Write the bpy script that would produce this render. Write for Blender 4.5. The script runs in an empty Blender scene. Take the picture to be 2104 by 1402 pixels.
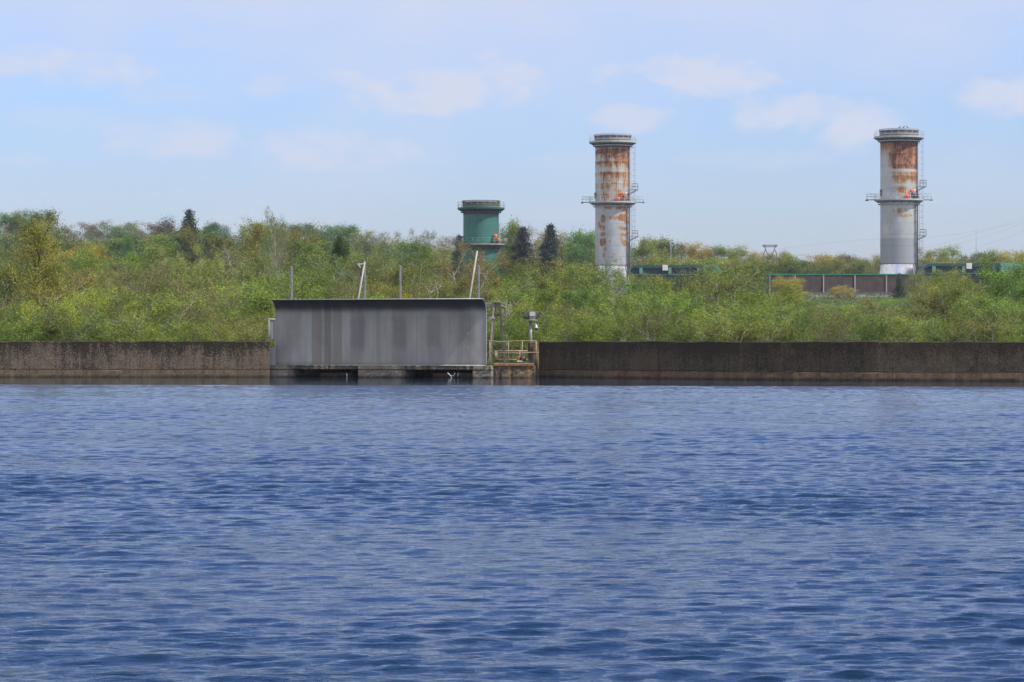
import bpy, math, random
import numpy as np
from mathutils import Vector, Matrix

S = bpy.context.scene
# ------------------------------------------------------------------ camera, world, sun, exposure
F = 5844.0            # focal length in photo pixels (100 mm on 36 mm, 2104 px)
H = 1.944             # eye height above the water
HY = 695.0            # horizon row of the photo
def P(px, py, d):     # point at photo pixel (px,py), d metres away
    return Vector(((px-1052.0)/F*d, d, H+(HY-py)/F*d))

cam = bpy.data.cameras.new("camera"); co = bpy.data.objects.new("camera", cam)
S.collection.objects.link(co); S.camera = co
cam.lens = 100; cam.sensor_width = 36; cam.clip_start = 0.5; cam.clip_end = 9000
co.location = (0, 0, H)
co.rotation_euler = (math.radians(90) - math.atan(6.0/F), 0, 0)
cam.dof.use_dof = True; cam.dof.focus_distance = 150; cam.dof.aperture_fstop = 18

SUN_EL, SUN_AZ = 54.0, 65.0     # azimuth to the right of the direction from the scene to the camera
sx, sy = math.sin(math.radians(SUN_AZ)), -math.cos(math.radians(SUN_AZ))
ce, se = math.cos(math.radians(SUN_EL)), math.sin(math.radians(SUN_EL))
sun_dir = Vector((sx*ce, sy*ce, se))
sl = bpy.data.lights.new("sun", 'SUN'); so = bpy.data.objects.new("sun", sl)
S.collection.objects.link(so)
sl.energy = 3.9; sl.angle = math.radians(0.53); sl.color = (1.0, 0.955, 0.88)
so.rotation_euler = sun_dir.to_track_quat('Z', 'Y').to_euler(); so.location = (60, -40, 120)

W = bpy.data.worlds.new("World"); S.world = W; W.use_nodes = True
wt = W.node_tree; wn = wt.nodes; wl = wt.links
for n in list(wn): wn.remove(n)
def WM(op, a, b=None, c=None):
    n = wn.new('ShaderNodeMath'); n.operation = op
    for i, v in enumerate((a, b, c)):
        if v is None: continue
        if isinstance(v, (int, float)): n.inputs[i].default_value = v
        else: wl.new(v, n.inputs[i])
    return n.outputs[0]
sky = wn.new('ShaderNodeTexSky'); sky.sky_type = 'NISHITA'; sky.sun_disc = False
sky.sun_elevation = math.radians(SUN_EL); sky.sun_rotation = math.radians(180.0-SUN_AZ)
sky.air_density = 1.7; sky.dust_density = 0.35; sky.ozone_density = 2.0; sky.altitude = 60
tc = wn.new('ShaderNodeTexCoord'); sp = wn.new('ShaderNodeSeparateXYZ')
wl.new(tc.outputs['Generated'], sp.inputs[0])
az = WM('ARCTAN2', sp.outputs[0], sp.outputs[1]); el = WM('ARCSINE', sp.outputs[2])
azp = WM('MULTIPLY', az, F/100.0); elp = WM('MULTIPLY', el, F/100.0)
cb = wn.new('ShaderNodeCombineXYZ'); wl.new(azp, cb.inputs[0]); wl.new(WM('MULTIPLY', elp, 1.7), cb.inputs[1])
def wnoise(scale, detail, rough=0.6, dist=0.0, off=0):
    n = wn.new('ShaderNodeTexNoise'); n.inputs['Scale'].default_value = scale
    n.inputs['Detail'].default_value = detail; n.inputs['Roughness'].default_value = rough
    n.inputs['Distortion'].default_value = dist
    m = wn.new('ShaderNodeMapping'); m.inputs['Location'].default_value = (off, off*.7, off*.3)
    wl.new(cb.outputs[0], m.inputs[0]); wl.new(m.outputs[0], n.inputs[0])
    return n.outputs['Fac']
n1 = wnoise(0.85, 9, 0.60, 0.35, 3.1); n2 = wnoise(0.2, 3, 0.5, 0, 9.0)
edge = WM('MULTIPLY', WM('SUBTRACT', n1, 0.46), 3.3)
clouds = [(900,192,280,62,1.0),(1040,150,95,55,.9),(1420,160,200,58,1.0),(1640,235,150,50,1.0),(1290,245,100,36,.85),
          (1755,262,90,70,.95),(200,150,125,50,.9),(60,135,120,40,.8),(370,295,155,50,.8),(700,312,185,54,.85),(560,175,95,38,.6),
          (2050,208,110,62,.95),(430,95,110,30,.55),(850,95,170,32,.6),(60,335,50,16,.3),(1180,330,110,26,.25),(1150,440,90,26,.2),
          (-500,250,300,70,.7),(2700,200,350,80,.8),(150,250,150,30,.3),(820,240,220,30,.35),(1560,330,160,26,.3),(1900,420,120,20,.25),(330,200,120,30,.35)]
field = None
for (cx, cy, rx, ry, s) in clouds:
    dx = WM('DIVIDE', WM('SUBTRACT', azp, (cx-1052)/100.0), rx/88.0)
    dy = WM('DIVIDE', WM('SUBTRACT', elp, (HY-cy)/100.0), ry/88.0)
    # flat, softer undersides: squeeze the lower half
    dy = WM('MULTIPLY', dy, WM('ADD', 1.0, WM('MULTIPLY', WM('LESS_THAN', dy, 0.0), 0.25)))
    r2 = WM('ADD', WM('MULTIPLY', dx, dx), WM('MULTIPLY', dy, dy))
    v = WM('ADD', WM('SUBTRACT', 1.0, r2), edge)
    mr = wn.new('ShaderNodeMapRange'); mr.interpolation_type = 'SMOOTHSTEP'
    mr.inputs['From Min'].default_value = -0.1; mr.inputs['From Max'].default_value = 1.25
    mr.inputs['To Max'].default_value = s; wl.new(v, mr.inputs['Value'])
    # keep clouds local
    mk = wn.new('ShaderNodeMapRange'); mk.inputs['From Min'].default_value = 2.4; mk.inputs['From Max'].default_value = 0.5
    wl.new(r2, mk.inputs['Value'])
    o = WM('MULTIPLY', mr.outputs[0], mk.outputs[0])
    field = o if field is None else WM('MAXIMUM', field, o)
veil = wn.new('ShaderNodeMapRange'); veil.inputs['From Min'].default_value = .42; veil.inputs['From Max'].default_value = .72
veil.inputs['To Max'].default_value = .35; wl.new(n2, veil.inputs['Value'])
hi = wn.new('ShaderNodeMapRange'); hi.inputs['From Min'].default_value = 4.6; hi.inputs['From Max'].default_value = 7.2
hi.inputs['To Max'].default_value = .75; wl.new(elp, hi.inputs['Value'])
hi2 = wn.new('ShaderNodeMapRange'); hi2.inputs['From Min'].default_value = 13.; hi2.inputs['From Max'].default_value = 8.
wl.new(elp, hi2.inputs['Value'])
field = WM('MAXIMUM', field, WM('ADD', veil.outputs[0], WM('MULTIPLY', hi.outputs[0], hi2.outputs[0])))
# unseen bright cloud added beside and behind the camera as neutral fill light
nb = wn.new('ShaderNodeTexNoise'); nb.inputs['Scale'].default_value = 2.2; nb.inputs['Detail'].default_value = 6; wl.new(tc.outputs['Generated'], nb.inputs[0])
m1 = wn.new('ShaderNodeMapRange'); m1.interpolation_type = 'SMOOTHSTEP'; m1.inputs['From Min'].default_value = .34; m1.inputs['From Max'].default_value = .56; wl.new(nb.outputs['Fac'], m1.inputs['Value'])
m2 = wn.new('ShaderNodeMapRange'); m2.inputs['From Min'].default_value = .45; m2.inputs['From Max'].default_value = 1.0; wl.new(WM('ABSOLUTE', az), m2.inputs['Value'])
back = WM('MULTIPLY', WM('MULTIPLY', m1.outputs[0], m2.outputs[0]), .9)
ALL_CLOUD = WM('MULTIPLY', field, 0.9)
tint = wn.new('ShaderNodeMix'); tint.data_type = 'RGBA'; tint.blend_type = 'MULTIPLY'; tint.inputs[0].default_value = 1
wl.new(sky.outputs[0], tint.inputs[6]); tint.inputs[7].default_value = (0.515, 0.695, 1.37, 1)
mixc = wn.new('ShaderNodeMix'); mixc.data_type = 'RGBA'
wl.new(ALL_CLOUD, mixc.inputs[0]); wl.new(tint.outputs[2], mixc.inputs[6])
mixc.inputs[7].default_value = (4.6, 4.85, 5.75, 1)
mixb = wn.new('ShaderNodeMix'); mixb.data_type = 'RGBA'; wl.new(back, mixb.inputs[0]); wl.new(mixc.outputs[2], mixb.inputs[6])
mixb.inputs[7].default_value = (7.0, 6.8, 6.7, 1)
bg = wn.new('ShaderNodeBackground'); bg.inputs[1].default_value = 0.105
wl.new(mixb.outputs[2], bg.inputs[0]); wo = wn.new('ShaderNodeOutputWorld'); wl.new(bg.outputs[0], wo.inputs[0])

S.view_settings.view_transform = 'Standard'; S.view_settings.look = 'None'
S.view_settings.exposure = 0.5; S.view_settings.gamma = 1.0
S.render.resolution_x = 1024; S.render.resolution_y = 682
S.cycles.max_bounces = 5; S.cycles.diffuse_bounces = 2; S.cycles.glossy_bounces = 3
S.cycles.transmission_bounces = 2; S.cycles.transparent_max_bounces = 4; S.cycles.volume_bounces = 0

rng = np.random.default_rng(7); random.seed(7)
R = math.radians; PI = math.pi

# ------------------------------------------------------------------ helpers
def link(o, parent=None):
    S.collection.objects.link(o)
    if parent is not None: o.parent = parent
    return o
def tag(o, label=None, cat=None, group=None, kind=None):
    if label: o['label'] = label
    if cat: o['category'] = cat
    if group: o['group'] = group
    if kind: o['kind'] = kind
    return o
def empty(name, loc, rz=0.0):
    o = bpy.data.objects.new(name, None); o.location = loc; o.rotation_euler = (0, 0, rz)
    o.empty_display_size = 0.3
    return link(o)

class MB:
    def __init__(s): s.v = []; s.f = []; s.sm = []
    def add(s, vs, fs, smooth=False):
        b = len(s.v); s.v += [tuple(p) for p in vs]; s.f += [tuple(b+i for i in f) for f in fs]; s.sm += [smooth]*len(fs)
        return s
    def box(s, x0, x1, y0, y1, z0, z1):
        return s.add([(x0,y0,z0),(x1,y0,z0),(x1,y1,z0),(x0,y1,z0),(x0,y0,z1),(x1,y0,z1),(x1,y1,z1),(x0,y1,z1)],
                     [(0,3,2,1),(4,5,6,7),(0,1,5,4),(1,2,6,5),(2,3,7,6),(3,0,4,7)])
    def bbox(s, c, size, rot=None, bev=0.0):      # bevelled box with orientation
        hx, hy, hz = size[0]/2, size[1]/2, size[2]/2; b = min(bev, hx*.9, hy*.9, hz*.9)
        M = (rot if rot is not None else Matrix.Identity(3)); c = Vector(c)
        if b <= 0:
            p = [(sx_*hx, sy_*hy, sz_*hz) for sz_ in (-1,1) for sx_, sy_ in ((-1,-1),(1,-1),(1,1),(-1,1))]
            return s.add([c+M@Vector(q) for q in p], [(0,3,2,1),(4,5,6,7),(0,1,5,4),(1,2,6,5),(2,3,7,6),(3,0,4,7)])
        rings = []
        for z, k in ((-hz, b), (-hz+b, 0), (hz-b, 0), (hz, b)):
            ax, ay = hx-k, hy-k
            rings.append([(-ax,-ay+b,z),(-ax+b,-ay,z),(ax-b,-ay,z),(ax,-ay+b,z),(ax,ay-b,z),(ax-b,ay,z),(-ax+b,ay,z),(-ax,ay-b,z)])
        vs = [c+M@Vector(q) for r in rings for q in r]; fs = [tuple(range(7,-1,-1)), tuple(range(24,32))]
        for r in range(3):
            for i in range(8): j = (i+1)%8; fs.append((r*8+i, r*8+j, r*8+8+j, r*8+8+i))
        return s.add(vs, fs)
    def tube(s, pts, r, n=8, cap=True):
        pts = [Vector(p) for p in pts]; rr = r if isinstance(r, (list, tuple)) else [r]*len(pts)
        b = len(s.v); fs = []; ref = None
        for i, p in enumerate(pts):
            t = (pts[min(i+1, len(pts)-1)]-pts[max(i-1, 0)]).normalized()
            a = ref if ref is not None else (Vector((0,0,1)) if abs(t.z) < .9 else Vector((1,0,0)))
            u = (a - t*a.dot(t)).normalized(); ref = u; w = t.cross(u)
            for k in range(n):
                an = 2*PI*k/n; s.v.append(tuple(p+u*math.cos(an)*rr[i]+w*math.sin(an)*rr[i]))
        for i in range(len(pts)-1):
            for k in range(n):
                j = (k+1) % n; s.f.append((b+i*n+k, b+i*n+j, b+(i+1)*n+j, b+(i+1)*n+k)); s.sm.append(n > 4)
        if cap:
            s.f.append(tuple(b+k for k in range(n-1,-1,-1))); s.sm.append(False)
            e = b+(len(pts)-1)*n; s.f.append(tuple(e+k for k in range(n))); s.sm.append(False)
        return s
    def bar(s, a, b_, w, h, up=(0,0,1)):           # rectangular bar from a to b
        a = Vector(a); b_ = Vector(b_); t = (b_-a).normalized(); up = Vector(up)
        if abs(t.dot(up)) > .98: up = Vector((0,1,0))
        x = t.cross(up).normalized(); z = x.cross(t)
        M = Matrix((x, t, z)).transposed()
        return s.bbox((a+b_)/2, (w, (b_-a).length, h), M, min(w, h)*.12)
    def lathe(s, prof, n=48, a0=0.0, a1=2*PI, smooth=True, c=(0,0)):
        full = abs(a1-a0-2*PI) < 1e-6; m = n if full else n+1; b = len(s.v)
        for (r, z) in prof:
            for k in range(m):
                a = a0+(a1-a0)*k/n; s.v.append((c[0]+r*math.cos(a), c[1]+r*math.sin(a), z))
        for i in range(len(prof)-1):
            for k in range(n):
                j = (k+1) % m; s.f.append((b+i*m+k, b+i*m+j, b+(i+1)*m+j, b+(i+1)*m+k)); s.sm.append(smooth)
        return s
    def build(s, name, mat, parent=None):
        me = bpy.data.meshes.new(name); me.from_pydata(s.v, [], s.f); me.materials.append(mat)
        me.polygons.foreach_set('use_smooth', s.sm); me.update()
        return link(bpy.data.objects.new(name, me), parent)

def np_mesh(name, verts, faces, mat, attr=None, smooth=False):
    me = bpy.data.meshes.new(name); nv = len(verts); nf, k = faces.shape
    me.vertices.add(nv); me.vertices.foreach_set('co', np.ascontiguousarray(verts, dtype=np.float32).ravel())
    me.loops.add(nf*k); me.loops.foreach_set('vertex_index', np.ascontiguousarray(faces, dtype=np.int32).ravel())
    me.polygons.add(nf); me.polygons.foreach_set('loop_start', np.arange(0, nf*k, k, dtype=np.int32))
    me.polygons.foreach_set('loop_total', np.full(nf, k, dtype=np.int32))
    me.polygons.foreach_set('use_smooth', np.full(nf, smooth))
    if attr:
        for an, av in attr.items():
            at = me.attributes.new(an, 'FLOAT', 'POINT'); at.data.foreach_set('value', np.ascontiguousarray(av, dtype=np.float32))
    me.materials.append(mat); me.update(); me.validate(); return me

# ------------------------------------------------------------------ materials
class MT:
    def __init__(s, name, rough=0.7, metal=0.0, spec=0.5):
        s.m = bpy.data.materials.new(name); s.m.use_nodes = True; s.t = s.m.node_tree; s.n = s.t.nodes; s.l = s.t.links
        s.b = s.n['Principled BSDF']; s.b.inputs['Roughness'].default_value = rough; s.b.inputs['Metallic'].default_value = metal
        s.b.inputs['Specular IOR Level'].default_value = spec; s.out = s.n['Material Output']
        s.tc = s.n.new('ShaderNodeTexCoord')
    def val(s, sock, v):
        if isinstance(v, (int, float)): sock.default_value = v
        elif isinstance(v, tuple): sock.default_value = v if len(v) == 4 else (*v, 1)
        else: s.l.new(v, sock)
    def math(s, op, a, b=None, c=None, clamp=False):
        n = s.n.new('ShaderNodeMath'); n.operation = op; n.use_clamp = clamp
        for i, v in enumerate((a, b, c)):
            if v is not None: s.val(n.inputs[i], v)
        return n.outputs[0]
    def noise(s, scale, detail=4, rough=.55, sc=(1,1,1), loc=(0,0,0), dist=0., src='Object'):
        mp = s.n.new('ShaderNodeMapping'); mp.inputs['Scale'].default_value = sc; mp.inputs['Location'].default_value = loc
        s.l.new(s.tc.outputs[src], mp.inputs[0]); n = s.n.new('ShaderNodeTexNoise'); s.l.new(mp.outputs[0], n.inputs[0])
        n.inputs['Scale'].default_value = scale; n.inputs['Detail'].default_value = detail
        n.inputs['Roughness'].default_value = rough; n.inputs['Distortion'].default_value = dist
        return n.outputs['Fac']
    def rng(s, v, a, b, c=0., d=1., smooth=False):
        n = s.n.new('ShaderNodeMapRange')
        if smooth: n.interpolation_type = 'SMOOTHSTEP'
        for i, x in zip(('From Min','From Max','To Min','To Max'), (a,b,c,d)): n.inputs[i].default_value = x
        s.l.new(v, n.inputs['Value']); return n.outputs[0]
    def mix(s, f, a, b, mode='MIX'):
        n = s.n.new('ShaderNodeMix'); n.data_type = 'RGBA'; n.blend_type = mode
        s.val(n.inputs[0], f); s.val(n.inputs[6], a); s.val(n.inputs[7], b); return n.outputs[2]
    def xyz(s, src='Object'):
        n = s.n.new('ShaderNodeSeparateXYZ'); s.l.new(s.tc.outputs[src], n.inputs[0]); return n.outputs
    def color(s, c): s.val(s.b.inputs['Base Color'], c); return s
    def bump(s, h, strength=.4, dist=.02):
        n = s.n.new('ShaderNodeBump'); n.inputs['Strength'].default_value = strength; n.inputs['Distance'].default_value = dist
        s.l.new(h, n.inputs['Height']); s.l.new(n.outputs[0], s.b.inputs['Normal']); return s
def simple(name, col, rough=.6, metal=0., var=.25, scale=6, dirt=None, dirtamt=.5):
    m = MT(name, rough, metal); n = m.noise(scale, 5)
    c = m.mix(m.rng(n, .3, .7), tuple(x*(1-var) for x in col), tuple(min(1, x*(1+var)) for x in col))
    if dirt: c = m.mix(m.rng(m.noise(scale*.6, 6, .65, loc=(5,3,1)), .5, .68, 0, dirtamt), c, dirt)
    m.color(c); return m.m

# weathered concrete of the basin wall; object coords, z = height above water
def concrete(name, base, dark, light, wet=True, streak=1.0):
    m = MT(name, .9, 0, .25); x, y, z = m.xyz()
    c = m.mix(m.rng(m.noise(1.3, 6, .6), .35, .65), tuple(k*.72 for k in base), tuple(k*1.25 for k in base))
    fine = m.noise(9, 5, .7, (1,1,1)); c = m.mix(m.rng(fine, .42, .62, 0, .6), c, light); gr = m.noise(30, 3, .7, (1,1,.8), (6,6,6)); c = m.mix(m.rng(gr, .55, .40, 0, .55), c, dark)
    lich = m.noise(16, 4, .75, (1,1,.8), (3,7,1)); patch = m.noise(.45, 4, .6, (1,1,.5), (8,2,0))
    # black lichen heavy towards the coping, running down in drips
    drip = m.noise(2.6, 6, .7, (1,1,.16), (1,4,2))
    top = m.rng(z, .9, 1.75, 0., 1.)
    a = m.math('ADD', m.math('MULTIPLY', top, .42), m.math('MULTIPLY', m.math('SUBTRACT', drip, .5), 1.3))
    a = m.math('ADD', a, m.math('MULTIPLY', m.math('SUBTRACT', patch, .5), 1.0))
    a = m.math('ADD', a, m.math('MULTIPLY', m.math('SUBTRACT', lich, .5), 2.2))
    c = m.mix(m.rng(a, .06, .24, 0, .92*streak, True), c, dark)
    # run-down streaks
    st = m.noise(5, 5, .7, (1,1,.05), (2,9,0)); c = m.mix(m.rng(st, .52, .72, 0, .5*streak), c, dark)
    if wet:
        w = m.math('ADD', z, m.math('MULTIPLY', m.math('SUBTRACT', m.noise(2, 5, .6, (1,1,0.2)), .5), .22))
        c = m.mix(m.rng(w, .16, .02, 0, .75), c, (.018,.014,.010))
    zj = m.math('ADD', z, m.math('MULTIPLY', m.math('SUBTRACT', m.noise(1.1, 4, .6, (1,1,.1)), .5), .06))
    ck = m.math('MULTIPLY', m.rng(zj, .355, .375, 0, 1), m.rng(zj, .425, .40, 0, 1)); c = m.mix(m.math('MULTIPLY', ck, .9), c, (.012,.010,.008))
    k2 = m.math('MULTIPLY', m.rng(zj, .60, .61, 0, 1), m.rng(zj, .63, .62, 0, 1)); c = m.mix(m.math('MULTIPLY', k2, m.rng(m.noise(.6, 3), .45, .55, 0, .6)), c, (.03,.026,.022))
    fx = m.math('FRACT', m.math('DIVIDE', m.math('ADD', x, 3.3), 5.15)); c = m.mix(m.rng(fx, .9965, .9975, 0, .7), c, (.02,.017,.015))
    # pale chips
    ch = m.noise(7, 2, .5, (1,1,1), (13,1,4)); c = m.mix(m.rng(ch, .735, .76, 0, .55), c, (.30,.28,.25))
    m.color(c); m.bump(m.math('ADD', fine, m.math('ADD', lich, gr)), .8, .03); return m.m
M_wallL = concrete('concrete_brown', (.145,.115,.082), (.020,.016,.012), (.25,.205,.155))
M_wallR = concrete('concrete_brown_shaded', (.098,.077,.051), (.022,.016,.011), (.15,.118,.08), streak=.8)  # darker copy for the right wall, its shade partly in the colour
M_plinth = concrete('concrete_plinth', (.165,.12,.075), (.035,.025,.016), (.25,.19,.125), streak=.45)
M_pier = concrete('concrete_pier', (.30,.265,.215), (.05,.043,.035), (.42,.38,.31), streak=.6)

def pier_rust():
    m = MT('concrete_rust_streaked', .9, 0, .25); x, y, z = m.xyz()
    c = m.mix(m.rng(m.noise(2.5, 6, .65), .35, .65), (.075,.06,.04), (.16,.13,.085))
    st = m.noise(3.1, 3, .6, (1,1,.06), (4,1,0)); c = m.mix(m.rng(st, .5, .6, 0, .85, True), c, (.27,.18,.085))
    dk = m.noise(2.6, 4, .6, (1,1,.22), (1,8,0)); c = m.mix(m.rng(dk, .53, .6, 0, .9, True), c, (.02,.018,.015))
    c = m.mix(m.rng(z, .12, .0, 0, .7), c, (.02,.016,.01)); m.color(c); m.bump(m.noise(10, 5), .5, .02); return m.m
M_pierrust = pier_rust()

M_ruststeel = simple('rusty_steel', (.24,.11,.045), .8, 0, .4, 8, (.10,.05,.03))
M_rustdk = simple('dark_rusty_rod', (.10,.055,.035), .85, 0, .3, 8)
M_rail = simple('weathered_railing_paint', (.30,.235,.15), .75, 0, .25, 5, (.22,.10,.04), .8)
M_frame = simple('dull_olive_steel', (.25,.235,.18), .65, .1, .25, 4, (.12,.07,.04), .5)
M_frame_dk = simple('dark_brown_steel', (.085,.07,.055), .7, .1, .3, 4)
M_galv = simple('galvanised_steel', (.30,.31,.31), .5, .4, .15, 8)
M_galvdk = simple('grey_flat_post', (.30,.30,.30), .55, .4, .15, 3, (.12,.11,.1), .5)
M_white = simple('white_paint', (.62,.62,.60), .5, 0, .08, 5)
M_black = simple('black_plastic', (.02,.02,.022), .4)
M_orange = simple('orange_lamp_housing', (.80,.13,.03), .45, 0, .12, 3)
M_navy = simple('navy_blue_housing', (.02,.03,.10), .5)
M_paletube = simple('pale_weathered_tube', (.36,.35,.32), .6, .1, .15, 4, (.2,.15,.1), .4)
M_palegreen = simple('greenish_glass_front', (.10,.14,.12), .2)
M_lampglass = simple('milky_lamp_glass', (.40,.42,.40), .15, 0, .05)

# curled steel shield
def shield_mat():
    m = MT('zinc_shield_sheet', .5, .22, .5); x, y, z = m.xyz()
    c = m.mix(m.rng(m.noise(.8, 5, .55, (1,1,.35)), .35, .65), (.30,.292,.275), (.40,.392,.372))
    # brownish run-down bands
    def band(c, x0, x1, f, col=(.19,.17,.145)):
        wob = m.math('ADD', x, m.math('MULTIPLY', m.math('SUBTRACT', m.noise(1.2, 4, .6, (1,1,.5)), .5), .12))
        a = m.rng(wob, x0-.05, x0+.05, 0, 1, True); b = m.rng(wob, x1+.05, x1-.05, 0, 1, True)
        return m.mix(m.math('MULTIPLY', m.math('MULTIPLY', a, b), f), c, col)
    for x0, x1, f in ((1.95,2.5,.6),(2.62,3.0,.75),(3.08,3.55,.55),(.3,.9,.2),(4.0,4.7,.35),(5.35,5.6,.3),(6.2,7.0,.28),(8.1,8.4,.25),(9.6,10.3,.3)):
        c = band(c, x0, x1, f)
    drip = m.noise(1.6, 6, .6, (1,1,.06), (7,0,0)); c = m.mix(m.rng(drip, .47, .68, 0, .34), c, (.20,.195,.19))
    lt = m.noise(1.5, 4, .5, (1,1,.12), (2,0,3)); c = m.mix(m.rng(lt, .56, .72, 0, .4), c, (.44,.45,.46))
    # dull patches around the fixings
    pt = m.noise(.75, 3, .5, (1,1,.55), (11,0,5)); c = m.mix(m.rng(pt, .52, .66, 0, .42), c, (.19,.19,.19))
    # grime near the bottom edge
    low = m.rng(m.math('ADD', z, m.math('MULTIPLY', m.noise(3, 4), .12)), .30, .06, 0, .5, True); c = m.mix(low, c, (.16,.15,.13))
    for uu, zc_, f_ in ((.9,1.5,.25),(2.65,1.7,.3),(4.40,1.65,.55),(6.57,1.6,.55),(8.39,1.75,.5),(10.15,1.85,.5)):
        wob = m.math('MULTIPLY', m.math('SUBTRACT', m.noise(1.6, 4, .6, loc=(uu,0,0)), .5), .5)
        dx = m.math('ADD', m.math('DIVIDE', m.math('ABSOLUTE', m.math('SUBTRACT', x, uu)), .52), wob); dz = m.math('ADD', m.math('DIVIDE', m.math('ABSOLUTE', m.math('SUBTRACT', z, zc_)), 1.0), wob)
        c = m.mix(m.math('MULTIPLY', m.math('MULTIPLY', m.rng(dx, 1.0, .45, 0, 1, True), m.rng(dz, 1.15, .5, 0, 1, True)), f_), c, (.155,.15,.145))
    # shade inside the curl put into the colour, then a rust-brown streak
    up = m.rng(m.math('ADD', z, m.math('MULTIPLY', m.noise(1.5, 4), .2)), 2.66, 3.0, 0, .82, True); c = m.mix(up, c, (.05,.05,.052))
    rx = m.math('MULTIPLY', m.rng(x, 5.0, 5.7, 0, 1, True), m.rng(x, 7.9, 7.0, 0, 1, True))
    rz = m.math('MULTIPLY', m.rng(z, 3.0, 3.06, 0, 1, True), m.rng(z, 3.18, 3.12, 0, 1, True))
    c = m.mix(m.math('MULTIPLY', m.math('MULTIPLY', rx, rz), .8), c, (.16,.10,.065))
    # curved scrape marks low on the right
    m.color(c)
    m.l.new(m.rng(m.noise(2, 5), .3, .7, .38, .58), m.b.inputs['Roughness'])
    m.bump(m.noise(1.1, 3, .5, (1,1,.6)), .25, .03); return m.m
M_shield = shield_mat()
M_trim = simple('pale_steel_edge', (.36,.38,.38), .5, .3, .1, 5)

# chimney shell: 'rust' attribute gives the map of corrosion, fine detail is procedural
def shell_mat(name, paint, paint2, low=None, zl=None):
    m = MT(name, .45, .3, .5)
    at = m.n.new('ShaderNodeAttribute'); at.attribute_name = 'rust'; r = at.outputs['Fac']
    x, y, z = m.xyz()
    c = m.mix(m.rng(m.noise(.5, 5, .6, (1,1,.5)), .35, .65), paint, paint2)
    c = m.mix(m.rng(m.noise(2.2, 5, .6, (1,1,.08), (3,1,1)), .55, .75, 0, .35), c, tuple(k*.65 for k in paint))
    if low is not None:
        c = m.mix(m.rng(z, zl+.05, zl-.05, 0, 1), c, low)
    fine = m.noise(2.6, 7, .72, (1,1,.5), (2,5,7)); drip = m.noise(5.0, 5, .7, (1,1,.09), (9,2,0))
    k = m.math('ADD', r, m.math('MULTIPLY', m.math('SUBTRACT', fine, .5), 1.5))
    k = m.math('ADD', k, m.math('MULTIPLY', m.math('SUBTRACT', drip, .5), 1.2))
    c = m.mix(m.rng(r, -.12, .25, 0, .62, True), c, (.36,.33,.26))
    c = m.mix(m.rng(k, .22, .50, 0, .8, True), c, (.40,.27,.15))          # yellow-ochre fringe
    c = m.mix(m.rng(k, .42, .66, 0, .95, True), c, (.31,.135,.055))       # orange rust
    c = m.mix(m.rng(m.math('ADD', k, m.math('MULTIPLY', m.math('SUBTRACT', m.noise(1.4, 6, .7), .5), 1.1)), .84, 1.15, 0, .9, True), c, (.075,.034,.028))
    ln = m.math('FRACT', m.math('DIVIDE', z, 2.4)); c = m.mix(m.rng(ln, .965, .985, 0, .35), c, (.10,.085,.075))
    m.color(c); m.l.new(m.rng(k, .3, .6, .42, .85), m.b.inputs['Roughness'])
    m.l.new(m.rng(k, .3, .5, .35, .0), m.b.inputs['Metallic'])
    m.bump(m.math('ADD', fine, m.rng(ln, .96, .99)), .25, .05); return m.m
M_shellA = shell_mat('rusted_silver_paint', (.355,.385,.425), (.50,.53,.565))
M_shellB = shell_mat('rusted_silver_paint_grey_below', (.37,.395,.42), (.49,.52,.55), (.30,.33,.375), 13.6)
def greenshell():
    m = MT('green_painted_steel', .5, .05, .4); x, y, z = m.xyz()
    c = m.mix(m.rng(m.noise(.5, 5, .6), .35, .65), (.024,.118,.098), (.038,.158,.128))
    st = m.noise(2.0, 5, .6, (1,1,.06)); c = m.mix(m.rng(st, .5, .7, 0, .5), c, (.085,.16,.105))
    c = m.mix(m.rng(m.noise(1.1, 5, .7, (1,1,.4), (4,3,1)), .60, .70, 0, .45), c, (.13,.09,.05))
    ln = m.math('FRACT', m.math('DIVIDE', z, 2.3)); c = m.mix(m.rng(ln, .975, .985, 0, .3), c, (.10,.22,.16))
    m.color(c); return m.m
M_green = greenshell()
M_greenlt = simple('pale_green_paint', (.10,.27,.19), .5, 0, .15, 2, (.16,.2,.12), .5)
M_greendk = simple('dark_green_trim', (.018,.07,.055), .6, 0, .2, 2)
M_silver = simple('silver_grey_paint', (.40,.43,.46), .55, .2, .15, 2, (.25,.15,.08), .5)
M_silvdk = simple('dark_grey_steel', (.13,.13,.14), .6, .2, .2, 2, (.14,.07,.04), .6)
M_cone = simple('bare_aluminium_cladding', (.72,.73,.74), .24, .9, .12, 1.2)
M_rimdark = simple('sooty_rusty_rim', (.075,.06,.05), .8, 0, .3, 2, (.16,.08,.04), .6)
M_rimgreen = simple('mossy_grey_rim', (.17,.17,.12), .8, 0, .3, 2, (.10,.06,.04), .6)
M_deck = simple('stained_deck_edge', (.23,.22,.17), .8, 0, .25, 2)

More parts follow.
